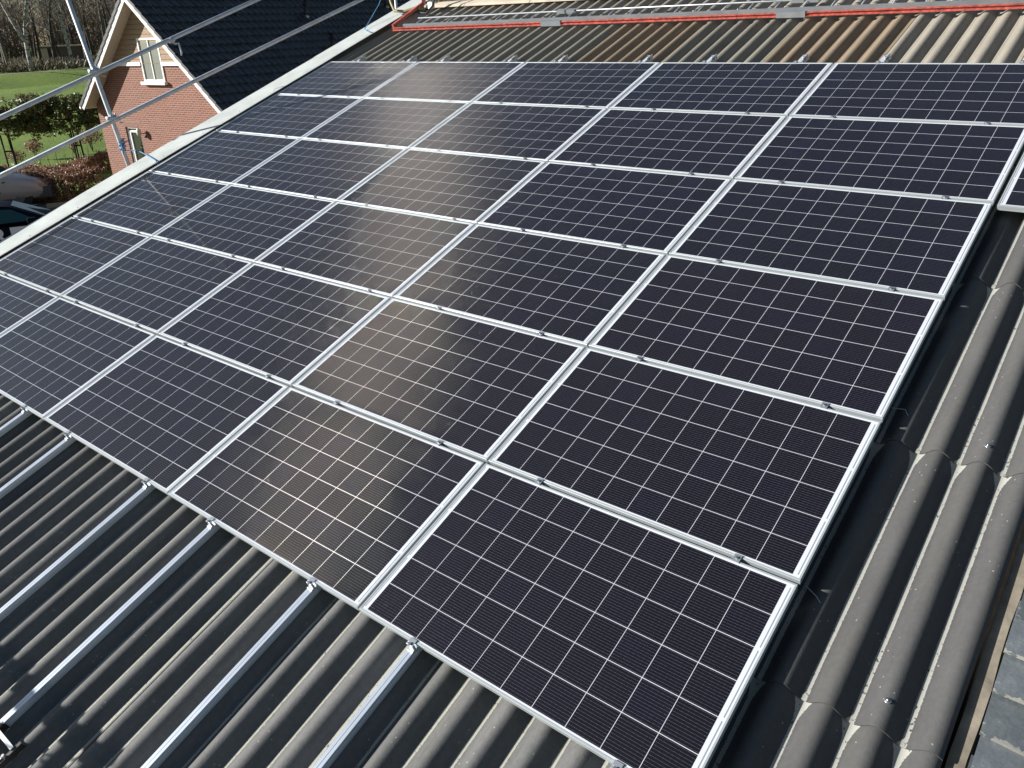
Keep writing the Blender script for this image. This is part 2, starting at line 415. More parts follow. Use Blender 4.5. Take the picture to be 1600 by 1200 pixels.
b = MB(); b.grid(24, 3, lambda i, j: fw(151+2.0*j+.5*math.sin(i*.9)+.8*(-50+4.5*i+10), -50+4.5*i, .6+.03))
struct(b.build("path", M['path']))
# paving in front of the hedge, where the cars stand
def gpt(x, y, z=0.0): return Vector((x, y, GZ+z))
b = MB(); P = [fw(9.5, -30), fw(9.5, 12), fw(30.4, 6.0), fw(31.1, -1.5), fw(34.4, -4), fw(35.5, -30)]
b.poly([(p.x, p.y, GZ+.006) for p in P]); struct(b.build("driveway", M['asphalt']))
b = MB()
for k in range(14):
    p = fw(31.2+.02*(k % 2), -2.3+.6*k); q = fw(31.17+.02*(k % 2), -2.3+.6*k+.59); b.bar((p.x, p.y, GZ+.05), (q.x, q.y, GZ+.05), .14, .16)
struct(b.build("kerb", M['concrete']))

# ------------------------------------------------------------------ barn
barn = empty("barn", (-4.1, 0, GZ))
tag(barn, "long low barn under a corrugated roof that carries the solar array", "barn")
def rloc(u, v, n=0.0): return RW(u, v, n) - barn.location
ROWS = [-2.35, .62, 2.005, 3.39, 4.775, 6.16, 7.545, 8.34]
COLS = [3 - 6*k for k in range(-1, 9)]                                  # trough indices going left
def ucol(k): return .167 - .177*k
brown = {(4, 5), (2, 5)}                                                # (column from right, row) filled below
for c in range(9):
    ur = .167 - .177*(-3 + 6*c); ul = ur - 6*PITCH
    for r in range(7):
        v0, v1 = ROWS[r], ROWS[r+1]
        top = v1 + (.14 if r < 6 else 0)
        b = MB(); ext = .03 if c > 0 else 0.0
        nu = 6*14 + (3 if ext else 0)
        us = [i*PITCH/14 for i in range(6*14+1 - (4 if c == 0 else 0))] + ([6*PITCH + ext*k/2 for k in (1, 2)] if ext else [])
        nv = 9 if r else 12
        def zz(ii, t, us=us, ul=ul):
            uu = us[ii]
            lap = .0085*(1-t) + .0075*max(0, (uu-5*PITCH)/PITCH)
            return wave(ul+uu) + lap
        rndj = random.Random(c*17+r)
        jit = rndj.uniform(-.006, .006)
        def P0(i, j): 
            t = j/(nv-1); return (us[i], (top-v0)*t + jit*(1-t), zz(i, t))
        b.grid(len(us), nv, P0)
        # thickness at the lower and right edges
        b.grid(len(us), 2, lambda i, j: (us[i], jit, zz(i, 0) - .0065*(1-j)))
        b.grid(2, nv, lambda i, j: (us[-1], (top-v0)*j/(nv-1), zz(len(us)-1, j/(nv-1)) - .0065*i))
        if r == 5 and c in (2, 4): mt = M['sheet_brown']
        elif r == 6 or (r == 5 and c < 2): mt = M['sheet_pale']
        elif r == 5: mt = M['sheet_mid']
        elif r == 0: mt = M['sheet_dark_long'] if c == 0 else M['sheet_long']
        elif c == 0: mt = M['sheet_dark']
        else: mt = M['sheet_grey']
        s = b.build("roof_sheet", mt, barn, True, rloc(ul, v0, 0), (TH, 0, 0))
        if mt is M['sheet_brown']: s["label"] = "brown stained corrugated sheet"
        if c == 0 or (r in (0, 6) and c < 5):
            for kk in (1, 4):
                uu = (kk+.5)*PITCH; n0 = wave(ul+uu) + .0085
                m2 = MB(); m2.tube([(uu, .11, n0-.004), (uu, .11, n0+.002), (uu, .11, n0+.004)], [.0125, .0125, .010], 12)
                m2.tube([(uu, .11, n0+.002), (uu, .11, n0+.010)], [.006, .005], 6)
                m2.build("screw", M['steel'], s, True)
# ridge, rear slope, walls
b = MB(); b.grid(2, 2, lambda i, j: (-8.9+9.6*i, 0, 0))
b = MB()
for k in range(8):
    u0 = -8.93+1.2*k; pts = [(-.05, .012), (.0, .03), (.11, .035), (.17, .02)]
    for a_, b_ in zip(pts[:-1], pts[1:]):
        b.quad(RW(u0, 8.22+a_[0], -.075+a_[1])-barn.location, RW(u0+1.19, 8.22+a_[0], -.075+a_[1])-barn.location,
               RW(u0+1.19, 8.22+b_[0], -.075+b_[1])-barn.location, RW(u0, 8.22+b_[0], -.075+b_[1])-barn.location)
b.build("ridge_cap", M['ridge'], barn)
yr, zr = RW(0, 8.34, -.10).y, RW(0, 8.34, -.10).z
b = MB(); b.grid(int(9.56/PITCH*8)+1, 2, lambda i, j: (-8.86+i*PITCH/8+4.1, yr+.02+9.3*j, zr-.03-GZ-3.4*j+.02*math.cos(2*math.pi*i/8)))
b.build("rear_roof", M['sheet_grey'], barn, True)
# battens of cream timber along the ridge as seen above the sheets
WL, WR, WF, WB = -8.75, .60, RW(0, -2.0).y, yr+8.6
eave = RW(0, -2.0, -.20).z
b = MB()
def wallpoly(x):
    b.poly([(x+4.1, WF, 0), (x+4.1, WB, 0), (x+4.1, WB, zr-3.4*8.6/9.3-GZ-.12), (x+4.1, yr, zr-GZ-.12), (x+4.1, WF, eave-GZ)])
wallpoly(WL); wallpoly(WR)
b.quad((WL+4.1, WF, 0), (WR+4.1, WF, 0), (WR+4.1, WF, eave-GZ), (WL+4.1, WF, eave-GZ))
b.quad((WL+4.1, WB, 0), (WR+4.1, WB, 0), (WR+4.1, WB, zr-3.4*8.6/9.3-GZ-.12), (WL+4.1, WB, zr-3.4*8.6/9.3-GZ-.12))
b.build("wall", M['brick'], barn)
# verge capping on the left edge, in lapped lengths
for k, (v0, v1) in enumerate(((-2.5, .72), (.70, 3.70), (3.68, 6.27), (6.25, 8.40))):
    b = MB(); h = .003*(k % 2)
    prof = [(-9.01, -.20), (-9.01, -.022+h), (-8.985, -.008+h), (-8.63, -.016+h), (-8.605, -.020+h), (-8.61, -.026+h), (-8.74, -.03+h)]
    b.grid(len(prof), 7, lambda i, j: RW(prof[i][0], v0+(v1-v0)*j/6, prof[i][1]) - barn.location)
    bevel(b.build("verge_cap", M["verge"], barn), .003)
b = MB()
for v in [-2+.6*i for i in range(18)]:
    p = RW(-8.66, v, -.013)-barn.location; b.tube([p, p+Vector((0, 0, .006))], .006, 6)
b.build("verge_screws", M['steel'], barn, True)

# ------------------------------------------------------------------ solar panels
fm = MB()
L = .0090; zt = 0.0; zg = -.0018
def ring(x0, x1, y0, y1, X0, X1, Y0, Y1, za, zb):
    o_ = [(X0,Y0,za),(X1,Y0,za),(X1,Y1,za),(X0,Y1,za)]; i_ = [(x0,y0,zb),(x1,y0,zb),(x1,y1,zb),(x0,y1,zb)]
    for k in range(4):
        fm.quad(o_[k], o_[(k+1) % 4], i_[(k+1) % 4], i_[k])
c_ = .0012
ring(L, PW-L, L, PH-L, c_, PW-c_, c_, PH-c_, zt, zt)                 # lip
ring(L+.0004, PW-L-.0004, L+.0004, PH-L-.0004, L, PW-L, L, PH-L, zt, zg)   # step down to the glass
ring(c_, PW-c_, c_, PH-c_, 0, PW, 0, PH, zt-c_, zt)                   # chamfer
ring(0, PW, 0, PH, 0, PW, 0, PH, -.016, zt-c_)
ring(0, PW, 0, PH, .0015, PW-.0015, .0015, PH-.0015, -.0165, -.016)
ring(.0015, PW-.0015, .0015, PH-.0015, .0015, PW-.0015, .0015, PH-.0015, -PD, -.0165)
ring(.0015, PW-.0015, .0015, PH-.0015, .03, PW-.03, .03, PH-.03, -PD, -PD)
lm = MB(); lm.quad((L, L, zg-.0003), (PW-L, L, zg-.0003), (PW-L, PH-L, zg-.0003), (L, PH-L, zg-.0003))
bk = MB(); bk.quad((L, L, -.008), (L, PH-L, -.008), (PW-L, PH-L, -.008), (PW-L, L, -.008))
p0 = empty("solar_panel")
fr = fm.build("frame", M['frame'], p0); la = lm.build("cell_laminate", M['laminate'], p0)
bs = bk.build("backsheet", M['white'], p0)
rown = ["bottom", "second", "third", "fourth", "fifth", "top"]
coln = ["first", "second", "third", "fourth", "last"]
first = True
for j in range(6):
    for i in range(5):                                               # i from the left
        o = p0 if first else dup(p0); first = False
        o.location = RW(-1.693*(5-i)+.006+random.uniform(-.0012, .0012), j*1.018+.010+random.uniform(-.001, .001), 0); o.rotation_euler = (TH, 0, 0)
        wh = {0: "beside the pale verge", 4: "at the right edge"}.get(i, "from the left")
        base = f"dark solar panel, {rown[j]} row from the bottom" if 0 < j < 5 else f"dark solar panel, {rown[j]} row"
        tag(o, f"{base}, {coln[i]} column {wh}", "solar panel", "solar panels of the roof array")
o = dup(p0); o.location = RW(.022, 4.045, 0); o.rotation_euler = (TH, 0, 0)
tag(o, "single solar panel right of the main array, over bare roof sheets", "solar panel", "solar panels of the roof array")

# ------------------------------------------------------------------ rails, clamps
RAILS = [-.28, -1.335, -2.036, -2.925, -3.633, -4.69, -5.40, -6.46, -7.045, -8.0]
ordn = ["first", "second", "third", "fourth", "fifth", "sixth", "seventh", "eighth", "ninth", "tenth"]
VEND = [-2.3, -2.3, -2.3, -1.30, -2.3, -2.3, -2.3, -2.3, -2.3, -2.3]
for k, u in enumerate(RAILS):
    b = MB(); y0, y1 = VEND[k]-0, 6.20
    prof = [(-.019,-.0775),(.019,-.0775),(.019,-.062),(.016,-.060),(.016,-.052),(.019,-.050),(.019,-.037),(.0175,-.0355),(.0012,-.0355),(.0012,-.045),(-.0012,-.045),(-.0012,-.0355),(-.0175,-.0355),(-.019,-.037),(-.019,-.05),(-.016,-.052),(-.016,-.06),(-.019,-.062)]
    n = len(prof); i0 = len(b.v)
    for y in (0, y1-y0):
        for q in prof: b.v.append((q[0], y, q[1]))
    for i in range(n):
        a = i0+i; c2 = i0+(i+1) % n; b.f.append((a, c2, c2+n, a+n)); b.m.append(0)
    b.f.append(tuple(i0+i for i in range(n))); b.m.append(0); b.f.append(tuple(i0+n+i for i in reversed(range(n)))); b.m.append(0)
    o = b.build("mounting_rail", M['alu'])
    o.location = RW(u, y0, 0); o.rotation_euler = (TH, 0, 0)
    lb = f"silver mounting rail lying on the corrugated roof, {ordn[k]} from the right"
    if k == 3: lb = "short silver mounting rail ending above a small bracket, fourth from the right"
    tag(o, lb, "rail", "rails under the solar array")
def clamp_mid():
    b = MB(); b.box(-.017, .017, -.021, .021, .0005, .0045); b.box(-.017, .017, -.0075, -.0045, -.030, .0005); b.box(-.017, .017, .0045, .0075, -.030, .0005)
    o = empty("module_clamp"); bevel(b.build("clamp_plate", M['alu_dull'], o), .001)
    b = MB(); b.tube([(0,0,.0045),(0,0,.011)], .0065, 10); b.tube([(0,0,.011),(0,0,.0112)], [.0035,.0035], 6); b.build("bolt", M['steel'], o, False); return o
def clamp_end(s):
    b = MB(); b.box(-.019, .019, -.012, .012, .0005, .005); b.box(-.019, .019, -.024, -.012, -.034, .005); b.box(-.019, .019, -.036, -.024, -.034, -.026)
    o = empty("end_clamp"); bevel(b.build("clamp_plate", M['alu_dull'], o), .001)
    b = MB(); b.tube([(0,-.018,.005),(0,-.018,.012)], .0075, 10); b.build("bolt", M['steel'], o, False); return o
cm = clamp_mid(); ce = clamp_end(1); u1 = u2 = True
seam = ["lowest", "second", "third", "fourth", "highest"]
for k, u in enumerate(RAILS):
    for j in range(1, 6):
        o = cm if u1 else dup(cm); u1 = False
        o.location = RW(u+random.uniform(-.006, .006), j*1.018, 0); o.rotation_euler = (TH, 0, random.uniform(-.05, .05))
        lv = f"{seam[j-1]} panel seam" if j in (1, 5) else f"{seam[j-1]} panel seam from the bottom"
        tag(o, f"small silver clamp on the {lv}, {ordn[k]} from the right", "clamp", "clamps between the panels")
    for j in (0, 6):
        o = ce if u2 else dup(ce); u2 = False
        o.location = RW(u+.004, .010 if j == 0 else 6.098, 0)
        if j == 0: o.rotation_euler = (TH, 0, 0)
        else: o.rotation_euler = (Matrix.Rotation(TH, 3, 'X') @ Matrix.Rotation(math.pi, 3, 'Z')).to_euler()
        tag(o, f"silver end clamp on the {'bottom' if j == 0 else 'top'} edge of the array, {ordn[k]} from the right", "clamp", "end clamps of the array")
# hooks at the rail ends above the array
hk = empty("roof_hook"); b = MB(); b.box(-.020, .020, -.04, .10, -.040, -.033); b.box(-.020, .020, .093, .10, -.085, -.033); b.box(.020, .026, -.02, .10, -.08, -.02)
bevel(b.build("hook_strap", M['galv'], hk), .0015)
for q0, q1, r_ in (((.03,.06,-.05),(.045,.06,-.05),.010), ((0,.05,-.033),(0,.05,-.012),.008), ((.03,.03,-.04),(.045,.03,-.04),.009)):
    b = MB(); b.tube([q0, q1], r_, 8); b.build("bolt", M['steel'], hk)
for k, u in enumerate(RAILS):
    o = hk if k == 0 else dup(hk); o.location = RW(u+.01, 6.22, .012); o.rotation_euler = (TH, 0, 0)
    tag(o, f"bolted hook on the rail end above the array, {ordn[k]} from the right", "hook", "hooks at the upper rail ends")
# bracket by the short rail
br = empty("rail_bracket", RW(-2.90, -1.40, -.045), (TH, 0, 0))
tag(br, "small aluminium bracket with two cross bars below the short rail", "bracket")
b = MB(); b.box(0, .17, .062, .080, .0, .012); b.build("cross_bar", M['alu_dull'], br)
b = MB(); b.box(0, .17, 0, .018, .0, .012); b.build("cross_bar", M['alu_dull'], br)
b = MB(); b.box(.165, .182, -.03, .11, -.030, .004); b.build("side_strip", M['cloth'], br)
b = MB(); b.box(-.02, .0, -.03, .11, -.030, .010); b.build("side_strip", M['cloth'], br)
for q, z_, r_ in (((.172,.03), .004, .008), ((.172,-.02), .004, .008), ((-.01,.09), .01, .011)):
    b = MB(); b.tube([(*q, z_), (*q, z_+.018)], r_, 8); b.build("bolt", M['steel'], br)
# loose wires
for nm, pts, lb in (("loose_wire", [(-.03,1.05,-.075),(.01,1.05,-.055),(.06,1.03,-.07),(.10,1.0,-.085)], "thin loose wire end poking out beneath the lowest array seam"),
                    ("loose_wire", [(-.05,2.20,-.06),(.0,2.19,-.055),(.05,2.21,-.065),(.085,2.17,-.085)], "thin loose wire end poking out beside the upper roof sheet lap")):
    b = MB(); b.tube([RW(*q) for q in pts], .0016, 5); o = b.build(nm, M['steel'], smooth=True); tag(o, lb, "wire", "loose wires under the array")

# ------------------------------------------------------------------ tiled roof on the right
tr = empty("tiled_roof", (1.9, -1.0, GZ)); tag(tr, "neighbouring roof of worn blue grey flat tiles beside the corrugated sheets", "roof")
def tl(u, v, n): return RW(u, v, n) - tr.location
TN = -.118
rt = random.Random(3)
for r in range(16):
    v0 = -.95 + .172*r
    for c in range(3):
        u0 = .722 + .255*c + rt.uniform(-.006, .006); w = .250; Lg = .27
        b = MB(); nx, ny = 9, 5; sk = rt.uniform(-.022, .022); lift = rt.uniform(.0, .014)
        def tz(i, j, lo=0):
            x = i/(nx-1); y = j/(ny-1)
            return TN + .042*(1-y)*.9 + .010*math.sin(x*math.pi)*.5 - .012*max(0, .25-x) + lift*(1-y) - lo
        b.grid(nx, ny, lambda i, j: (u0-.722+w*i/(nx-1), sk*i/(nx-1)+Lg*j/(ny-1)-.006*math.sin(i/(nx-1)*math.pi), tz(i, j)))
        b.grid(nx, 2, lambda i, j: (u0-.722+w*i/(nx-1), sk*i/(nx-1)-.006*math.sin(i/(nx-1)*math.pi), tz(i, 0, .022*(1-j))))
        b.grid(2, ny, lambda i, j: (u0-.722, Lg*j/(ny-1), tz(0, j, .022*(1-i))))
        b.build("roof_tile", M['flat_tile'], tr, True, tl(.722, v0, 0), (TH, 0, 0))
b = MB(); P = lambda u, v, n: tl(u, v, n)
for (ua, ub, na, nb) in ((.660, .716, TN-.006, TN-.004), (.660, .660, TN-.10, TN-.004)):
    n_ = 24
    b.grid(2, n_, lambda i, j: P((ua, ub)[i] + (.004*math.sin(j*1.7) if i == 1 else 0), -1.4+3.4*j/(n_-1), (na, nb)[i]))
b.build("edge_board", M['lead'], tr)
b = MB(); b.quad(P(.72,-1.4,TN-.03), P(3.0,-1.4,TN-.03), P(3.0,3.0,TN-.03), P(.72,3.0,TN-.03)); b.build("underlay", M['bumper'], tr)
b = MB(); b.box(.705-1.9, 3.0-1.9, RW(0,-1.35).y+1.0, RW(0,2.9).y+1.0, 0, 1.9); b.build("wall", M['brick'], tr)

# ------------------------------------------------------------------ ladder along the top
ld = empty("ladder", RW(-8.37, 7.30, -.055), (TH, 0, 0)); tag(ld, "long ladder with a red rail lying across the top of the corrugated roof", "ladder")
A0, A1 = (0, 0), (9.6, .10)
def lad(x, off, n): return (x, off + .010*x, n)
b = MB(); b.bar(lad(0, 0, .02), lad(9.6, 0, .02), .018, .034); b.bar(lad(0, -.010, .003), lad(9.6, -.010, .003), .034, .005); b.bar(lad(0,-.010,.036), lad(9.6,-.010,.036), .030, .005); b.build("red_rail", M['red'], ld)
b = MB(); b.bar(lad(.15, .075, .03), lad(9.6, .075, .03), .022, .05); b.build("inner_rail", M['alu_dull'], ld)
b = MB(); b.tube([lad(.25, .30, .05), lad(9.6, .30, .05)], .010, 8); b.build("outer_rail", M['alu_dull'], ld, True)
rg = MB(); rg.tube([(0, 0, .03), (0, .225, .047)], .007, 6); r0 = rg.build("rung", M['galv'], ld, True)
for k in range(32):
    o = r0 if k == 0 else dup(r0); o.parent = ld; x = .35 + .29*k; o.location = (x, .075+.010*x, 0)
for x in (2.80, 5.80, 8.7):
    b = MB(); b.box(x-.15, x+.15, -.030+.01*x, .012+.01*x, -.006, .050); b.build("joint_plate", M['alu_dull'], ld)
    b = MB(); b.box(x-.10, x+.02, .27+.01*x, .33+.01*x, .03, .07); b.box(x+.05, x+.17, .27+.01*x, .33+.01*x, .03, .07); b.build("joint_clip", M['alu_dull'], ld)
# red support leg with hose and cable at the top left corner
lg = empty("lift_post", RW(-8.33, 7.45, -.06)); tag(lg, "red slanting lift post at the top left corner of the roof", "post")
O = lg.location
b = MB(); b.bar(RW(-8.38, 7.32, .0)-O, RW(-8.34, 8.02, .07)-O, .04, .04); b.build("foot_beam", M['red'], lg)
b = MB(); b.bar(RW(-8.32, 7.98, .05)-O, RW(-8.32, 7.98, .05)-O+Vector((.03, .02, 1.2)), .05, .05); b.build("upright", M['red'], lg)
b = MB(); b.box(-.03, .05, 0, .06, 0, .09, 0, Matrix.Translation(RW(-8.20, 7.95, .0)-O)); b.build("bracket", M['alu_dull'], lg)
b = MB(); b.tube([RW(-8.95,8.05,.55), RW(-8.93,7.95,.32), RW(-8.85,7.85,.15), RW(-8.72,7.75,.06), RW(-8.55,7.78,.035), RW(-8.38,7.85,.05), RW(-8.25,7.9,.03)], .022, 8)
tag(b.build("hose", M['hose'], smooth=True), "ochre hose curling over the verge at the top left corner", "hose")
b = MB(); b.tube([RW(-8.12,8.12,.6), RW(-8.10,8.08,.35), RW(-8.08,8.02,.16), RW(-8.06,7.9,.06), RW(-8.15,7.82,-.02), RW(-8.3,7.80,.0)], .014, 6)
tag(b.build("cable", M['rubber'], smooth=True), "black cable hanging beside the red lift post", "cable")
b = MB(); b.tube([RW(-8.98,8.1,.45), RW(-8.95,7.7,.18), RW(-8.9,7.35,.05), RW(-8.86,7.2,.012), RW(-8.72,7.12,.012), RW(-8.60,7.1,0)], .006, 6)
tag(b.build("rope", M['rope'], smooth=True), "thin blue rope trailing over the upper verge", "rope", "blue ropes on the verge")

# ------------------------------------------------------------------ scaffold beyond the left verge
US = -9.57
sc = empty("scaffold", (US, RW(US, 3.35, 0).y, GZ)); tag(sc, "grey tube scaffold with two sloping guard rails beside the left verge", "scaffold")
S0 = sc.location
def rail(u, a, c, r, nm):
    a = Vector(a); c = Vector(c); d = c-a; a2 = a - d*.45; c2 = c + d*.55
    b = MB(); b.tube([a2, c2], r, 14); return b.build(nm, M['galv'], sc, True)
def onu(v, n, du=0.0): return RW(US+du, v, n) - S0
r1a, r1b = onu(2.335, .945), onu(6.13, .838)
r2a, r2b = onu(2.555, .40), onu(7.86, .195)
rail(US, r1a, r1b, .027, "guard_rail"); rail(US, r2a, r2b, .027, "guard_rail")
# upright just beyond the rails
ua, ub = onu(3.76, 1.70, -.055), onu(3.37, -.13, -.055)
b = MB(); d = (ub-ua).normalized(); b.tube([ua - d*.9, ub + d*2.6], .027, 14); b.build("upright", M['galv'], sc, True)
e1 = onu(8.62, -.05); b = MB(); b.tube([e1+Vector((0, 0, 1.0)), e1+Vector((0, 0, -3.0))], .0245, 12); b.build("upright", M['galv'], sc, True)
def coupler(pos):
    b = MB(); pos = Vector(pos)
    b.tube([pos+Vector((-.03,-.035,-.01)), pos+Vector((-.03,.035,.012))], .036, 12)
    b.tube([pos+Vector((-.06,0,-.035)), pos+Vector((-.06,0,.035))], .036, 12)
    b.box(-.03, .03, -.05, .05, -.02, .02, 0, Matrix.Translation(pos+Vector((.01, -.05, .01))))
    b.tube([pos+Vector((.03,-.055,-.03)), pos+Vector((.03,-.055,.055))], .009, 6); b.tube([pos+Vector((-.05,.045,-.03)), pos+Vector((-.05,.045,.06))], .009, 6)
    b.tube([pos+Vector((.0,.06,-.05)), pos+Vector((.06,.06,-.05))], .010, 6)
    b.build("coupler", M['galv'], sc, True)
coupler(onu(3.60, .922)); coupler(onu(3.49, .38))
# a clip with a hanging lever on the upper rail
q = r1a + (r1b-r1a)*.62
b = MB(); b.tube([q+Vector((0,-.03,-.02)), q+Vector((0,.03,0))], .036, 10); b.tube([q+Vector((0,0,-.03)), q+Vector((.0,.05,-.06)), q+Vector((0,.09,-.05)), q+Vector((0,.11,-.16)), q+Vector((0,.10,-.20))], .012, 6)
b.build("hanging_clip", M['galv'], sc, True)
# blue rope tied round the upright and over the cap
b = MB(); c0 = S0 + onu(3.42, .06, -.055); pts = []
for k in range(50):
    t = k/49; a = t*2*math.pi*6; rr = .036+.012*math.sin(k*1.9)
    pts.append(c0 + Vector((rr*math.cos(a), rr*math.sin(a), .07-.13*t+.015*math.sin(k*2.3))))
pts += [RW(-9.15, 3.36, .05), RW(-9.0, 3.35, .02), RW(-8.8, 3.31, .012), RW(-8.62, 3.27, .006), RW(-8.58, 3.25, -.05)]
b.tube(pts, .0065, 6)
b.tube([c0+Vector((.03,-.02,.0)), c0+Vector((.06,-.03,-.05)), c0+Vector((.05,-.03,-.12))], .0065, 6)
b.tube([c0+Vector((.03,.03,.03)), c0+Vector((.08,.05,.05)), c0+Vector((.10,.05,.01))], .0065, 6)
tag(b.build("rope", M['rope'], smooth=True), "blue rope knotted round the scaffold upright and over the verge", "rope", "blue ropes on the verge")
# unseen board and wire coil added at the eaves to cast broken shadows
VS = -.24
sb = empty("eaves_shadow_caster", RW(-5.2, -2.2, 0)); tag(sb, "unseen board, tube and coiled wire added at the eaves to cast shadows", "scaffold board")
SB = sb.location
b = MB(); b.bar(RW(-9.0, -2.10, 1.0)-SB, RW(-3.66, -2.00, 1.0)-SB, .040, .075); b.build("shadow_board", M['wood'], sb)
for u_ in (-3.75, -7.5):
    b = MB(); b.tube([RW(u_,-2.5,-1.2)-SB, RW(u_,-2.24,1.4)-SB], .024, 10); b.build("tube", M['galv'], sb, True)
b = MB(); pts = []
for k in range(200):
    t = k/199; a = t*2*math.pi*6
    pts.append(RW(-5.7+2.1*t+.12*math.cos(a), -2.22+.05*math.sin(a*.7), 1.14+.11*math.sin(a)+.05*math.sin(a*.31))-SB)
b.tube(pts, .0065, 5); b.build("shadow_coil", M['cloth'], sb, True)

# ------------------------------------------------------------------ brick house
HA = R_(7.3)
hs = empty("brick_house", (-30.99, 12.81, GZ), (0, 0, HA)); tag(hs, "red brick house with white bargeboards and a black tiled gable roof", "house")
W_, AP, AZ, SL = 7.30, 3.65, 6.62, .9325
LEN = 16.0; OV = .45
def under(s): return AZ - .24 - SL*abs(s-AP)
def wall_holes(b, xs, zlow, topf, holes, y):
    xs = sorted(xs)
    for a, c in zip(xs[:-1], xs[1:]):
        m = (a+c)/2; seg = zlow; cuts = sorted([(h[2], h[3]) for h in holes if h[0] < m < h[1]])
        lo = zlow
        for z0, z1 in cuts:
            b.quad((a, y, lo), (c, y, lo), (c, y, z0), (a, y, z0)); lo = z1
        b.poly([(a, y, lo), (c, y, lo), (c, y, topf(c)), (a, y, topf(a))])
UWn = (3.23, 4.36, 3.78, 5.17); LWn = (1.46, 2.30, .15, 2.20)
BAND = 4.38
b = MB()
tb = lambda s: min(BAND, under(s))
sx = [0, W_, UWn[0], UWn[1], LWn[0], LWn[1], AP-(AZ-.24-BAND)/SL, AP+(AZ-.24-BAND)/SL]
wall_holes(b, sx, 0, tb, [(UWn[0], UWn[1], UWn[2], BAND+.001), LWn], 0)
for (x0, x1, z0, z1) in ((UWn[0], UWn[1], UWn[2], BAND), LWn):
    b.quad((x0,0,z0),(x0,.11,z0),(x0,.11,z1),(x0,0,z1)); b.quad((x1,0,z0),(x1,.11,z0),(x1,.11,z1),(x1,0,z1)); b.quad((x0,0,z0),(x1,0,z0),(x1,.11,z0),(x0,.11,z0))
b.quad((LWn[0],0,LWn[3]),(LWn[1],0,LWn[3]),(LWn[1],.11,LWn[3]),(LWn[0],.11,LWn[3]))
b.quad((0,0,0),(0,LEN,0),(0,LEN,under(0)),(0,0,under(0))); b.quad((W_,0,0),(W_,LEN,0),(W_,LEN,under(W_)),(W_,0,under(W_)))
b.poly([(0,LEN,0),(W_,LEN,0),(W_,LEN,under(W_)),(AP,LEN,AZ-.24),(0,LEN,under(0))])
b.build("wall", M['brick'], hs)
b = MB(); xl = AP-(AZ-.24-BAND)/SL; xr = AP+(AZ-.24-BAND)/SL
wall_holes(b, [xl, xr, UWn[0], UWn[1], AP], BAND, lambda s: max(BAND, under(s)), [(UWn[0], UWn[1], BAND-.01, UWn[3])], -.03)
b.build("gable_cladding", M['wood'], hs)
b = MB(); b.box(xl-.05, UWn[0]-.02, -.07, .0, BAND-.09, BAND+.03); b.box(UWn[1]+.02, xr+.05, -.07, .0, BAND-.09, BAND+.03); b.build("trim_board", M['white'], hs)
def window(x0, x1, z0, z1, mull, fm_, pm, y=.07, fw_=.065):
    f = MB(); f.box(x0, x0+fw_, y-.03, y+.03, z0, z1); f.box(x1-fw_, x1, y-.03, y+.03, z0, z1); f.box(x0+fw_, x1-fw_, y-.03, y+.03, z1-fw_, z1); f.box(x0+fw_, x1-fw_, y-.03, y+.03, z0, z0+fw_)
    if mull: f.box((x0+x1)/2-.022, (x0+x1)/2+.022, y-.02, y+.025, z0+fw_, z1-fw_)
    w = MB(); w.quad((x0+.03, y+.01, z0+.03), (x1-.03, y+.01, z0+.03), (x1-.03, y+.01, z1-.03), (x0+.03, y+.01, z1-.03))
    wo = f.build("window", fm_, hs); w.build("pane", pm, wo); return wo
wo = window(*UWn, True, M['white'], M['pane'], y=-.01)
b = MB(); b.box(3.50, 4.26, .04, .06, 3.86, 4.12); b.build("sill_panel", M['white'], wo)
b = MB(); b.box(UWn[0]-.10, UWn[1]+.08, -.14, .03, UWn[2]-.10, UWn[2]); b.build("window_sill", M['white'], hs)
wo = window(*LWn, False, M['white'], M['pane_dark'], y=.08, fw_=.05)
f = MB(); x0, x1, z0, z1 = LWn
f.box(x0+.13, x0+.19, .05, .09, z0, z1-.13); f.box(x0+.13, x1-.05, .05, .09, z1-.19, z1-.13); f.build("inner_sash", M['white'], wo)
b = MB(); b.box(LWn[0]-.12, LWn[1]+.12, -.004, .02, LWn[3]+.005, LWn[3]+.235); b.build("lintel", M['lintel'], hs)
lp = MB(); lp.tube([(2.56,0,2.02),(2.56,-.10,2.0),(2.50,-.16,2.04)], .016, 8); lp.tube([(2.56,-.003,1.9),(2.56,-.02,1.9)], .05, 10); lo_ = lp.build("wall_lamp", M['rubber'], hs, True)
lp = MB(); lp.tube([(2.48,-.18,1.94),(2.48,-.18,2.0),(2.48,-.18,2.14),(2.48,-.18,2.2)], [.05,.085,.085,.04], 10); lp.build("lamp_shade", M['lampglass'], lo_, True)
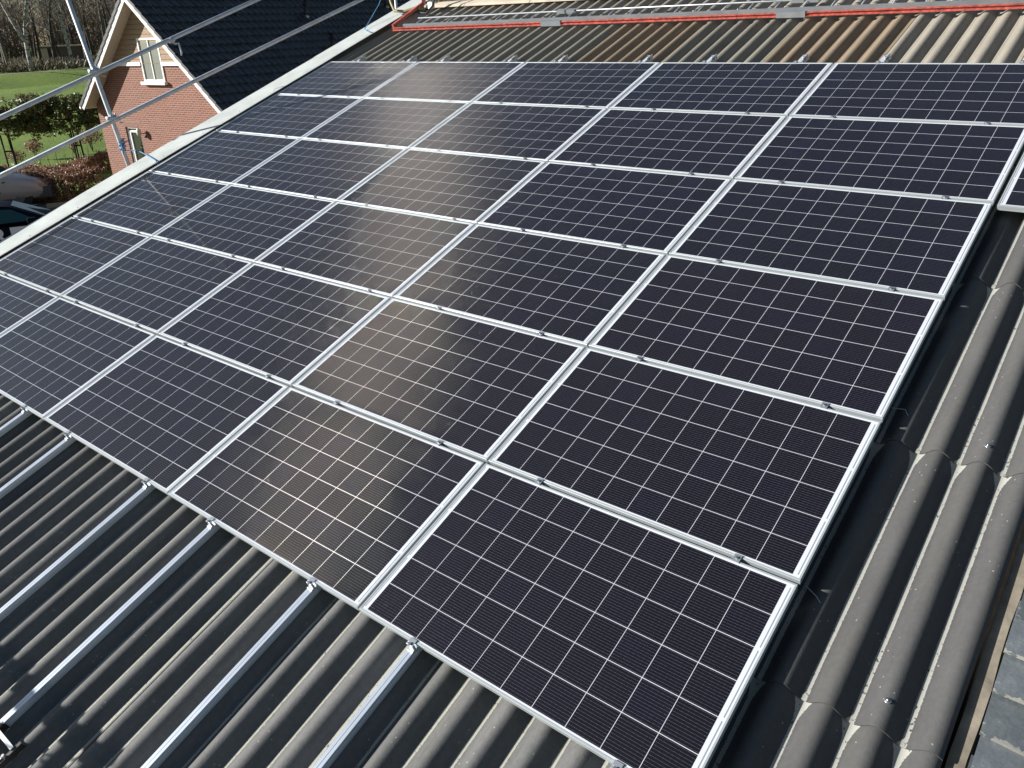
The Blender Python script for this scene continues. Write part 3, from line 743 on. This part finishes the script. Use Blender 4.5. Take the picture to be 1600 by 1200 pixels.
# tiled roof slopes: rows of S shaped tiles with a step at every course
def slope(right):
    cols, rows = 55, 15; ns = 12
    run = 3.95; Ls = run/math.cos(math.atan(SL)); ang = math.atan(SL)
    b = MB(); rr = random.Random(5)
    tw = (LEN+OV)/cols; tlh = Ls/rows
    off = [[rr.uniform(-.006, .006) for _ in range(cols+1)] for _ in range(rows)]
    def pt(d, t, h):                                             # d down the slope, t back from the front edge
        x = AP + (1 if right else -1)*(d*math.cos(ang) + h*math.sin(ang)); z = AZ - d*math.sin(ang) + h*math.cos(ang)
        return (x, -OV + t, z)
    for r in range(rows):
        d0 = r*tlh; d1 = d0+tlh
        prof = []
        for c in range(cols):
            for x, h in ((0, 0), (.028, .033), (.06, .043), (.11, .047), (.18, .041), (.27, .022), (.38, .006), (.52, 0), (.75, .002), (.97, .0)):
                prof.append(((c+x)*tw, h + off[r][c]))
        b.grid(len(prof), 2, lambda i, j: pt(d0 if j == 0 else d1, prof[i][0], prof[i][1]-.035 + (.0 if j == 0 else .034)))
        b.grid(len(prof), 2, lambda i, j: pt(d1, prof[i][0], prof[i][1]-.001 - (.0 if j == 0 else .036)))
    o = b.build("roof_slope", M['rooftile'], hs, True); sharp(o, 40); return o
rs = slope(True); ls = slope(False)
b = MB()
for k in range(44):
    t0 = -OV+k*.375; b.tube([(AP, t0, AZ-.02), (AP, t0+.20, AZ-.012), (AP, t0+.37, AZ-.005)], [.10, .102, .112], 10)
b.build("ridge_tile", M['rooftile'], hs, True)
# bargeboards, verge tiles and soffits
for sgn in (-1, 1):
    def S(d, h): 
        ang = math.atan(SL); return (AP + sgn*(d*math.cos(ang)+h*math.sin(ang)), AZ - d*math.sin(ang) + h*math.cos(ang))
    Ls = 3.95/math.cos(math.atan(SL))
    def strip(name, mt, d0, d1, ha, hb, ya, yb):
        b = MB(); p = [S(d0, ha), S(d1, ha), S(d1, hb), S(d0, hb)]
        for y in (ya, yb): b.poly([(q[0], y, q[1]) for q in p])
        for k in range(4):
            a, c = p[k], p[(k+1) % 4]; b.quad((a[0],ya,a[1]), (c[0],ya,c[1]), (c[0],yb,c[1]), (a[0],yb,a[1]))
        return b.build(name, mt, hs)
    strip("bargeboard", M['white'], -.06*0, Ls-.05, -.235, -.05, -OV-.022, -OV+.004)
    strip("soffit", M['cream'], .05, Ls-.08, -.20, -.17, -OV+.006, -.002)
    b = MB()
    for r in range(15):
        d0 = r*Ls/15; p = [S(d0, .0), S(d0+Ls/15-.006, .028), S(d0+Ls/15-.006, -.075), S(d0, -.10)]
        for y in (-OV-.050, -OV-.024): b.poly([(q[0], y, q[1]) for q in p])
        for k in range(4):
            a, c = p[k], p[(k+1) % 4]; b.quad((a[0],-OV-.050,a[1]), (c[0],-OV-.050,c[1]), (c[0],-OV-.024,c[1]), (a[0],-OV-.024,a[1]))
    b.build("verge_tile", M['bumper'], hs)
    e = S(Ls, -.06); b = MB(); b.tube([(e[0]+sgn*.04, -OV-.02, e[1]-.02), (e[0]+sgn*.04, LEN, e[1]-.02)], .06, 10); b.build("gutter", M['white'], hs, True)
for (s_, bk_, z_) in ((4.48, 6.92, 5.84), (5.81, 6.82, 4.61), (4.1, 12.4, 6.2)):
    v = MB(); v.tube([(s_, bk_, z_-.2), (s_, bk_, z_+.36)], .075, 12); vo = v.build("vent_pipe", M['vent'], hs, True)
    v = MB(); v.tube([(s_, bk_, z_+.34), (s_, bk_, z_+.40), (s_, bk_, z_+.405), (s_, bk_, z_+.50)], [.11, .11, .085, .10], 12); v.tube([(s_, bk_, z_+.50), (s_, bk_, z_+.53)], .12, 12); v.build("vent_cap", M['vent'], vo, True)
    v = MB(); v.tube([(s_+.10, bk_-.09, z_-.06), (s_+.19, bk_-.09, z_-.14)], .075, 10); v.build("vent_collar", M['steel'], vo, True)

# ------------------------------------------------------------------ vegetation
def leaves(b, n, sample, size, mats, rnd, squash=1.0):
    for _ in range(n):
        p = Vector(sample()); d = Vector((rnd.gauss(0,1), rnd.gauss(0,1), rnd.gauss(0,1)*squash)).normalized()
        e = d.orthogonal().normalized(); e = (Matrix.Rotation(rnd.uniform(0, 6.28), 3, d) @ e); f = d.cross(e)
        s = size*rnd.uniform(.6, 1.4); mi = rnd.choices(range(len(mats)), mats)[0]
        b.poly([p-e*s, p+f*s*.55+d*s*.12, p+e*s, p-f*s*.55+d*s*.12], mi)

def pleached(name, base, label, seed, half):
    rnd = random.Random(seed); t = empty(name, base); tag(t, label, "tree", "clipped evergreen trees on the lawn")
    b = MB(); b.tube([(0,0,0), (.02,0,.8), (0,.01,1.5), (.02,0,2.6)], [.036,.033,.03,.02], 8)
    b.build("trunk", M['bark_dark'], t, True)
    b = MB(); lim = []
    for k in range(16):
        z = rnd.uniform(1.6, 2.6); d = rnd.choice((-1, 1)); L_ = rnd.uniform(.5, half)
        q = RH*d*L_ + VH*rnd.uniform(-.5, .5); b.tube([(0,0,z), (q.x*.5, q.y*.5, z+.05), (q.x, q.y, z+rnd.uniform(0,.3))], [.022,.015,.006], 5)
    b.build("limbs", M['bark_dark'], t, True)
    b = MB(); cl = []
    for k in range(80):
        cl.append((rnd.uniform(-half, half), rnd.uniform(-.62, .62), rnd.uniform(1.62, 2.95), rnd.uniform(.18, .38)))
    def smp():
        c = rnd.choice(cl); 
        while True:
            q = Vector((rnd.uniform(-1,1), rnd.uniform(-1,1), rnd.uniform(-1,1)))
            if q.length < 1: break
        q *= c[3]; w = RH*(c[0]+q.x) + VH*(c[1]+q.y); return (w.x, w.y, c[2]+q.z)
    leaves(b, 9500, smp, .058, (.55, .27, .18), rnd)
    b.build("crown", [M['leaf_green'], M['leaf_olive'], M['leaf_red']], t)
    return t
t1 = pleached("clipped_tree", (-37.75, 11.95, GZ), "clipped broad evergreen behind the beige van, leftmost of its row", 1, 1.55)
t2 = pleached("clipped_tree", (-36.75, 14.15, GZ), "clipped broad evergreen with its crown touching the brick house gable", 2, 1.75)
for (c, lb) in (((-37.71, 11.75), "dark stakes with a cross bar holding the evergreen behind the van"), ((-36.72, 14.2), "dark stakes holding the clipped evergreen beside the house")):
    b = MB(); o2 = Vector((c[0], c[1], GZ))
    for d in (-.14, .16):
        q = RH*d - VH*.05; b.tube([(q.x, q.y, -.05), (q.x*.9, q.y*.9, 1.62)], .036, 7)
    q = RH*-.14 - VH*.06; q2 = RH*.16 - VH*.06; b.bar((q.x, q.y, .95), (q2.x, q2.y, .95), .03, .06)
    o = b.build("tree_stake", M['stake'], loc=o2); tag(o, lb, "tree stake", "stakes of the clipped trees")

def hedge(name, pts, width, height, label, n, seed, mats=(.5, .3, .2)):
    rnd = random.Random(seed); o0 = Vector(pts[0]); t = empty(name, (o0.x, o0.y, GZ)); tag(t, label, "hedge", "copper beech hedges")
    segs = [(Vector(a), Vector(c)) for a, c in zip(pts[:-1], pts[1:])]; Ls = [(c-a).length for a, c in segs]
    b = MB(); tw = MB()
    for a, c in segs:
        m = int((c-a).length/.16)
        for k in range(m):
            p = a.lerp(c, (k+rnd.random())/m) - o0; d = (c-a).normalized(); nrm = Vector((-d.y, d.x)); off = nrm*rnd.uniform(-.3, .3)*width
            tw.tube([(p.x+off.x, p.y+off.y, 0), (p.x+off.x*1.2+rnd.uniform(-.1,.1), p.y+off.y*1.2+rnd.uniform(-.1,.1), height*rnd.uniform(.7, 1.08))], [.014, .005], 4)
    tw.build("stems", M['bark_dark'], t)
    def smp():
        a, c = rnd.choices(segs, Ls)[0]; p = a.lerp(c, rnd.random()) - o0; d = (c-a).normalized(); nrm = Vector((-d.y, d.x))
        side = rnd.random()
        w = width/2*(1+.14*math.sin(p.x*3.1+p.y*2.3)+.08*math.sin(p.x*9)); hh = height*(1+.06*math.sin(p.x*2.1-p.y*1.7)+.04*math.sin(p.x*7.7))
        if side < .40: s_ = rnd.choice((-1, 1))*w*(1-abs(rnd.gauss(0, .10))); z = hh*rnd.uniform(.05, 1)
        elif side < .75: s_ = rnd.uniform(-1, 1)*w; z = hh*(1-abs(rnd.gauss(0, .07)))
        else: s_ = rnd.uniform(-.9, .9)*w; z = hh*rnd.uniform(.1, .95)
        return (p.x+nrm.x*s_, p.y+nrm.y*s_, z + (rnd.random()**8)*.15)
    leaves(b, n, smp, .042, mats, rnd); b.build("foliage", [M['beech'], M['beech_dark'], M['beech_pale']], t); return t
def xy(a, b_): q = fw(a, b_); return (q.x, q.y)
hedge("beech_hedge", [xy(34.9, -5.2), xy(33.7, -2.4), xy(32.2, -.95)], 1.7, .95, "brown copper beech hedge running behind the cars to the verge", 17000, 11)
hedge("beech_hedge", [xy(36.6, -1.7), xy(40.2, -.1)], .75, .62, "narrow brown beech hedge running up to the brick house corner", 6500, 12)
def shrub(base, label, h, r, n, seed, bare=.35):
    rnd = random.Random(seed); t = empty("beech_sapling", base); tag(t, label, "shrub", "young beech saplings on the lawn")
    b = MB()
    for k in range(5): b.tube([(0,0,0), (rnd.uniform(-.1,.1), rnd.uniform(-.1,.1), h*bare), (rnd.uniform(-r,r)*.7, rnd.uniform(-r,r)*.7, h)], [.016,.012,.004], 5)
    b.build("stem", M['bark_dark'], t, True); b = MB()
    def smp():
        while True:
            q = Vector((rnd.uniform(-1,1), rnd.uniform(-1,1), rnd.uniform(-1,1)))
            if q.length < 1: break
        return (q.x*r, q.y*r, h*(bare+1)/2 + q.z*h*(1-bare)/2)
    leaves(b, n, smp, .045, (.55, .3, .15), rnd); b.build("foliage", [M['beech'], M['beech_dark'], M['beech_pale']], t)
for k, (a, bb, h, r, n, lb) in enumerate((
    (44.9, -3.2, .95, .42, 480, "round brown beech sapling on the lawn between the two clipped trees"),
    (46.3, -.75, 1.1, .62, 800, "brown beech sapling under the crown by the house corner"),
    (45.6, -1.55, .8, .28, 240, "small brown beech sapling behind the stakes near the house"),
    (42.3, -3.75, .8, .40, 300, "low brown beech sapling at the left edge behind the van"))):
    p = fw(a, bb); shrub((p.x, p.y, GZ), lb, h, r, n, 20+k)
for k in range(7):
    p = fw(42.2+.25*k, -2.9+.33*k); rnd = random.Random(40+k); b = MB(); h = rnd.uniform(.4, .65)
    b.tube([(0,0,0), (rnd.uniform(-.05,.05), 0, h*.6), (rnd.uniform(-.12,.12), .02, h)], [.012,.009,.003], 5); b.tube([(0,0,h*.5), (rnd.uniform(-.15,.15), .05, h*.85)], [.006,.002], 4)
    o = b.build("young_whip", M['bark_dark'], loc=(p.x, p.y, GZ)); tag(o, "thin bare whip planted in a row on the lawn by the saplings", "young plant", "bare whips on the lawn")

# bare trees of the wood
def branch(b, p, d, L_, r, depth, rnd, minr=.012):
    steps = 3; pts = [p]; rs = [r]; q = p.copy(); dd = d.copy()
    for k in range(steps):
        dd = (dd + Vector((rnd.gauss(0,.12), rnd.gauss(0,.12), rnd.gauss(.03,.08)))).normalized(); q = q + dd*(L_/steps); pts.append(q.copy()); rs.append(max(minr, r*(1-.22*(k+1))))
    b.tube(pts, rs, 5 if depth > 2 else 3, cap=False)
    if depth <= 0: return
    for _ in range(rnd.randint(3, 4)):
        k = rnd.randint(1, steps); ax = Vector((rnd.gauss(0,1), rnd.gauss(0,1), rnd.gauss(0,.4))).normalized()
        nd = (dd*.75 + ax*.65 + Vector((0,0,.18))).normalized()
        branch(b, pts[k], nd, L_*rnd.uniform(.5, .75), rs[k]*.55, depth-1, rnd, minr)
def bare_tree(seed, h, r, fork=False, minr=.02, depth=4, lean=0):
    rnd = random.Random(seed); tr_ = MB(); cr = MB()
    pts = []; n = 9; q = Vector((0,0,0)); a = Vector((rnd.uniform(-.06,.06)+lean, rnd.uniform(-.06,.06), 1)).normalized()
    for k in range(n+1):
        pts.append(q.copy()); a = (a + Vector((rnd.gauss(0,.05), rnd.gauss(0,.05), .04))).normalized(); q = q + a*h/n
    rs = [r*(1-.85*k/n)+.02 for k in range(n+1)]; tr_.tube(pts, rs, 8)
    if fork:
        d = (Vector((.30, .62, 1)) * -1 + Vector((0,0,2))).normalized(); pp = pts[2]; f = [pp]
        dd = (RH*-.42 + Vector((0,0,1))).normalized()
        for k in range(6): pp = pp + dd*h/11; dd = (dd+Vector((rnd.gauss(0,.04), rnd.gauss(0,.04), .08))).normalized(); f.append(pp.copy())
        tr_.tube(f, [r*.7*(1-.8*k/6)+.02 for k in range(7)], 7)
        for k in (3, 4, 5, 6): branch(cr, f[k], (dd+Vector((rnd.gauss(0,.6), rnd.gauss(0,.6), .2))).normalized(), h*.14, r*.2, 2, rnd, minr)
    for k in range(3, n+1):
        for _ in range(3):
            az = rnd.uniform(0, 6.28); d = Vector((math.cos(az)*.8, math.sin(az)*.8, rnd.uniform(.35, 1.0))).normalized()
            branch(cr, pts[k], d, h*rnd.uniform(.12, .24)*(1.25-k/n*.6), rs[k]*.4, depth-2, rnd, minr)
    return tr_, cr
protos = []
for k in range(5):
    tr_, cr = bare_tree(100+k, 15+2*k % 5, .20+.03*k, depth=4, minr=.022)
    t = empty("bare_tree"); tr_.build("trunk", M['trunk_grey'] if k % 2 else M['bark_dark'], t, True); cr.build("crown", M['twig'] if k % 2 else M['twig_grey'], t); protos.append(t)
spots = []; rnd = random.Random(9)
side = ["far left", "left", "middle", "right"]
for k in range(40):
    bb = -21 + 44*(k+.5)/40 + rnd.uniform(-.6, .6); a = rnd.uniform(159, 205) + .8*(bb+10)
    spots.append((a, bb))
used = set()
for k, (a, bb) in enumerate(spots):
    kk = k % 5; o = protos[kk] if kk not in used else dup(protos[kk]); used.add(kk)
    p = fw(a, bb); o.location = (p.x, p.y, GZ+.5); o.rotation_euler = (0, 0, rnd.uniform(0, 6.28)); s_ = rnd.uniform(.8, 1.25); o.scale = (s_, s_, s_*rnd.uniform(.9, 1.15))
    tag(o, "tall leafless tree with dark trunk in the wood beyond the meadow", "tree", "leafless trees of the far wood")
for (x, y, seed, h, r, fk, lb) in ((-148.0, 57.5, 301, 19, .36, True, "forked white birch at the wood edge, leftmost birch"), (-151.0, 65.6, 302, 18, .32, False, "white birch in front of the brown shed"),
        (-163.0, 80.0, 303, 19, .26, False, "slender pale birch behind the house gable")):
    tr_, cr = bare_tree(seed, h, r, fk, .018, 4, lean=-.05); t = empty("birch_tree", (x, y, GZ+.75))
    tr_.build("trunk", M['birch'], t, True); cr.build("crown", M['twig_grey'], t); tag(t, lb, "birch", "birches at the wood edge")
# brown shed in the wood
p = fw(182, -8.0); sh = empty("shed", (p.x, p.y, GZ+.4), (0, 0, math.atan2(RH.y, RH.x))); tag(sh, "brown wooden shed half hidden among the trees", "shed")
b = MB(); b.box(0, 8.2, 0, 5, 0, 3.6); b.build("wall", M['shed'], sh)
b = MB(); b.box(-.2, 8.4, -.3, 5.3, 3.62, 3.85); b.build("roof", M['shedlight'], sh)
b = MB(); b.box(.4, 1.5, -.04, -.005, .0, 3.4); b.box(2.1, 2.35, -.04, -.005, 0, 3.4); b.build("pale_board", M['shedlight'], sh)
b = MB(); b.box(-.03, .35, -.05, -.006, 0, 3.3); b.box(1.52, 2.05, -.05, -.006, 0, 3.3); b.build("dark_door", M['bark_dark'], sh)
# understory and far wood as masses nobody could count
rnd = random.Random(77); b = MB()
for k in range(4200):
    bb = rnd.uniform(-28, 40); a = rnd.uniform(157, 200)+.8*(bb+10); p = fw(a, bb); h = rnd.uniform(.4, 1.9)
    for _ in range(3):
        q = Vector((p.x, p.y, GZ+.6)); e = q + Vector((rnd.uniform(-1,1), rnd.uniform(-1,1), h)); w = rnd.uniform(.03, .09)
        b.tube([q, (q+e)/2+Vector((0,0,.2)), e], [w, w*.7, .02], 3, rnd.choice((0, 0, 1, 2)), cap=False)
struct(b.build("undergrowth", [M['leaf_olive'], M['twig'], M['beech_dark']]), "stuff")
b = MB()
for k in range(760):
    bb = rnd.uniform(-70, 110); a = rnd.uniform(215, 300)+.3*bb; p = fw(a, bb); h = rnd.uniform(10, 17); q = Vector((p.x, p.y, GZ))
    b.tube([q, q+Vector((rnd.uniform(-.6,.6), rnd.uniform(-.6,.6), h*.5)), q+Vector((rnd.uniform(-1,1), rnd.uniform(-1,1), h))], [.28, .18, .05], 4, 0, cap=False)
    for _ in range(60):
        z = rnd.uniform(.12, 1)*h; e = q + Vector((rnd.gauss(0,.3), rnd.gauss(0,.3), z)); f = e + Vector((rnd.gauss(0,1.8), rnd.gauss(0,1.8), rnd.uniform(.5, 2.6)))
        b.tube([e, (e+f)/2+Vector((0,0,.3)), f], [.09, .06, .02], 3, 1, cap=False)
struct(b.build("far_wood", [M['trunk_grey'], M['twig']]), "stuff")

# ------------------------------------------------------------------ vehicles
def vehicle(name, loc, heading, label, cat, spec):
    t = empty(name, (loc[0], loc[1], GZ), (0, 0, heading)); tag(t, label, cat, None)
    body = MB(); st = spec['body']; ny = 11
    def sect(x, z0, zb, w, tuck):
        half = [(w*.90, z0), (w*.985, z0+.10), (w, z0+(zb-z0)*.45), (w*.985, zb-.12), (w*.95, zb-.03), (w*.80, zb+.012), (0, zb+.03)]
        return half + [(-a, c) for a, c in reversed(half[:-1])]
    rows = [[(x, y, z) for (y, z) in sect(x, z0, zb, w, 0)] for (x, z0, zb, w) in st]
    body.grid(len(rows[0]), len(rows), lambda i, j: rows[j][i])
    body.poly(rows[0]); body.poly(list(reversed(rows[-1])))
    sharp(body.build("body", spec['paint'], t, True), 48)
    cab = MB(); cs = spec['cabin']                                  # (x, zb, wb, zr, wr)
    def cse(x, zb, wb, zr, wr):
        half = [(wb, zb), (wb*.4+wr*.6, zb+(zr-zb)*.6), (wr, zr-.06), (wr*.9, zr), (0, zr+.025)]
        return half + [(-a, c) for a, c in reversed(half[:-1])]
    rows2 = [[(q[0], y, z) for (y, z) in cse(*q)] for q in cs]
    cab.grid(len(rows2[0]), len(rows2), lambda i, j: rows2[j][i])
    sharp(cab.build("cabin", spec['paint'], t, True), 40)
    for sgn in (1, -1):
        for pl in spec['side_windows']:
            g = MB(); g.poly([(x, sgn*y, z) for x, y, z in pl]); g.build("side_window", M['carglass'], t)
    for pl in spec['screens']:
        g = MB(); g.poly(pl); g.build("windscreen", M['carglass'], t)
    for sgn in (1, -1):
        for x in spec['axles']:
            R1 = spec['wheel']; yw = spec['track']
            w = MB(); w.tube([(x, sgn*(yw-.14), R1), (x, sgn*(yw-.02), R1), (x, sgn*yw, R1)], [R1, R1, R1-.03], 24); wo_ = w.build("wheel", M['tyre'], t, True); sharp(wo_, 40)
            w = MB(); w.tube([(x, sgn*(yw-.01), R1), (x, sgn*(yw+.012), R1)], [R1*.64, R1*.55], 20)
            for q in range(5):
                a = q*2*math.pi/5; w.bar((x, sgn*(yw+.02), R1), (x+math.cos(a)*R1*.58, sgn*(yw+.014), R1+math.sin(a)*R1*.58), .05, .02)
            w.build("rim", M['rim'], wo_)
            a_ = MB(); a_.tube([(x, sgn*(yw-.09), R1+.01), (x, sgn*(yw+.004), R1+.01)], R1+.085, 26); a_.build("wheel_arch", M['rubber'], t)
    for (bx, nm, mt) in spec['extra']:
        e = MB()
        for q in bx: e.box(*q)
        bevel(e.build(nm, mt, t), .03, 3)
    return t
hd = math.atan2(RH.y, RH.x)
gx = fw(32.8, -4.52)
spec = dict(paint=M['van'], wheel=.36, track=.88, axles=(1.45, -1.5),
  body=[(-2.40,.45,1.05,.86),(-2.30,.30,1.08,.92),(-1,.26,1.10,.95),(.6,.26,1.10,.95),(.95,.26,1.08,.945),(1.6,.26,.98,.93),(2.05,.28,.86,.90),(2.32,.34,.72,.82),(2.38,.42,.62,.72)],
  cabin=[(-2.36,1.05,.88,1.75,.72),(-2.15,1.08,.90,1.86,.76),(-.4,1.09,.91,1.90,.77),(.05,1.09,.91,1.86,.74),(1.05,1.06,.84,1.10,.80)],
  side_windows=[[(-.35,.925,1.14),(.70,.905,1.14),(.10,.81,1.62),(-.35,.825,1.66)],[(-1.7,.925,1.14),(-.45,.925,1.14),(-.45,.825,1.66),(-1.6,.825,1.66)]],
  screens=[[(1.08,-.72,1.12),(1.08,.72,1.12),(.10,.64,1.84),(.10,-.64,1.84)]],
  extra=[([(2.02,2.50,-.84,.84,.26,.62)], "bumper", M['bumper']), ([(2.10,2.34,-.86,-.55,.62,.76)], "headlight", M['headlight']), ([(2.10,2.34,.55,.86,.62,.76)], "headlight", M['headlight']),
         ([(.55,.78,-1.12,-.93,1.10,1.28)], "mirror", M['bumper']), ([(.55,.78,.93,1.12,1.10,1.28)], "mirror", M['bumper']), ([(1.10,1.20,-.962,-.94,.86,.90)], "side_lamp", M['bumper']), ([(.715,.727,-.962,-.94,.34,1.06)], "door_seam", M['rubber']), ([(-.42,-.408,-.962,-.94,.34,1.08)], "door_seam", M['rubber']), ([(.45,.60,-.965,-.94,.90,.93)], "door_handle", M['bumper']), ([(-.9,1.0,-.968,-.94,.52,.57)], "side_moulding", M['bumper'])])
vehicle("parked_van", (gx.x, gx.y), hd-.06, "beige passenger van parked by the beech hedge at the left edge", "van", spec)
cx = fw(24.3, -2.86)
spec = dict(paint=M['car'], wheel=.32, track=.84, axles=(1.28, -1.25),
  body=[(-2.02,.42,.86,.78),(-1.9,.28,.93,.86),(-1,.24,.95,.89),(.7,.24,.97,.89),(1.1,.25,.94,.87),(1.7,.27,.84,.84),(2.0,.32,.70,.74),(2.06,.40,.60,.64)],
  cabin=[(-2.0,.90,.80,.98,.70),(-1.75,.93,.84,1.30,.52),(-.9,.97,.86,1.41,.53),(0,.99,.86,1.40,.53),(.25,.99,.86,1.36,.51),(1.12,.97,.80,1.0,.70)],
  side_windows=[[(-.35,.862,1.02),(.82,.83,1.03),(.30,.60,1.31),(-.35,.62,1.35)],[(-1.45,.855,1.03),(-.42,.862,1.02),(-.42,.62,1.35),(-1.2,.62,1.34)]],
  screens=[[(1.10,-.50,1.015),(1.10,.50,1.015),(.30,.36,1.375),(.30,-.36,1.375)]],
  extra=[([(1.95,2.10,-.72,.72,.30,.52)], "bumper", M['car']), ([(1.72,1.98,-.80,-.55,.62,.74)], "headlight", M['rim']), ([(1.72,1.98,.55,.80,.62,.74)], "headlight", M['rim']),
         ([(.62,.82,-1.03,-.88,.98,1.12)], "mirror", M['car']), ([(.62,.82,.88,1.03,.98,1.12)], "mirror", M['car'])])
car = vehicle("parked_car", (cx.x, cx.y), hd, "dark blue car with white lettering on its side below the verge", "car", spec)
def text(body, x, z, size, y):
    c = bpy.data.curves.new("lettering", 'FONT'); c.body = body; c.size = size; c.extrude = .002; c.offset = .012
    tmp = bpy.data.objects.new("tmp", c); COL.objects.link(tmp); dg = bpy.context.evaluated_depsgraph_get()
    me = bpy.data.meshes.new_from_object(tmp.evaluated_get(dg)); bpy.data.objects.remove(tmp); me.materials.clear(); me.materials.append(M['decal'])
    o = bpy.data.objects.new("lettering", me); COL.objects.link(o); o.parent = car
    o.location = (x, y, z); o.rotation_euler = (R_(90), 0, 0); return o
text("R", -.25, .53, .56, -.905)
b = MB(); b.box(.19, .75, -.908, -.903, .50, .92); b.build("lettering_block", M['decal'], car)
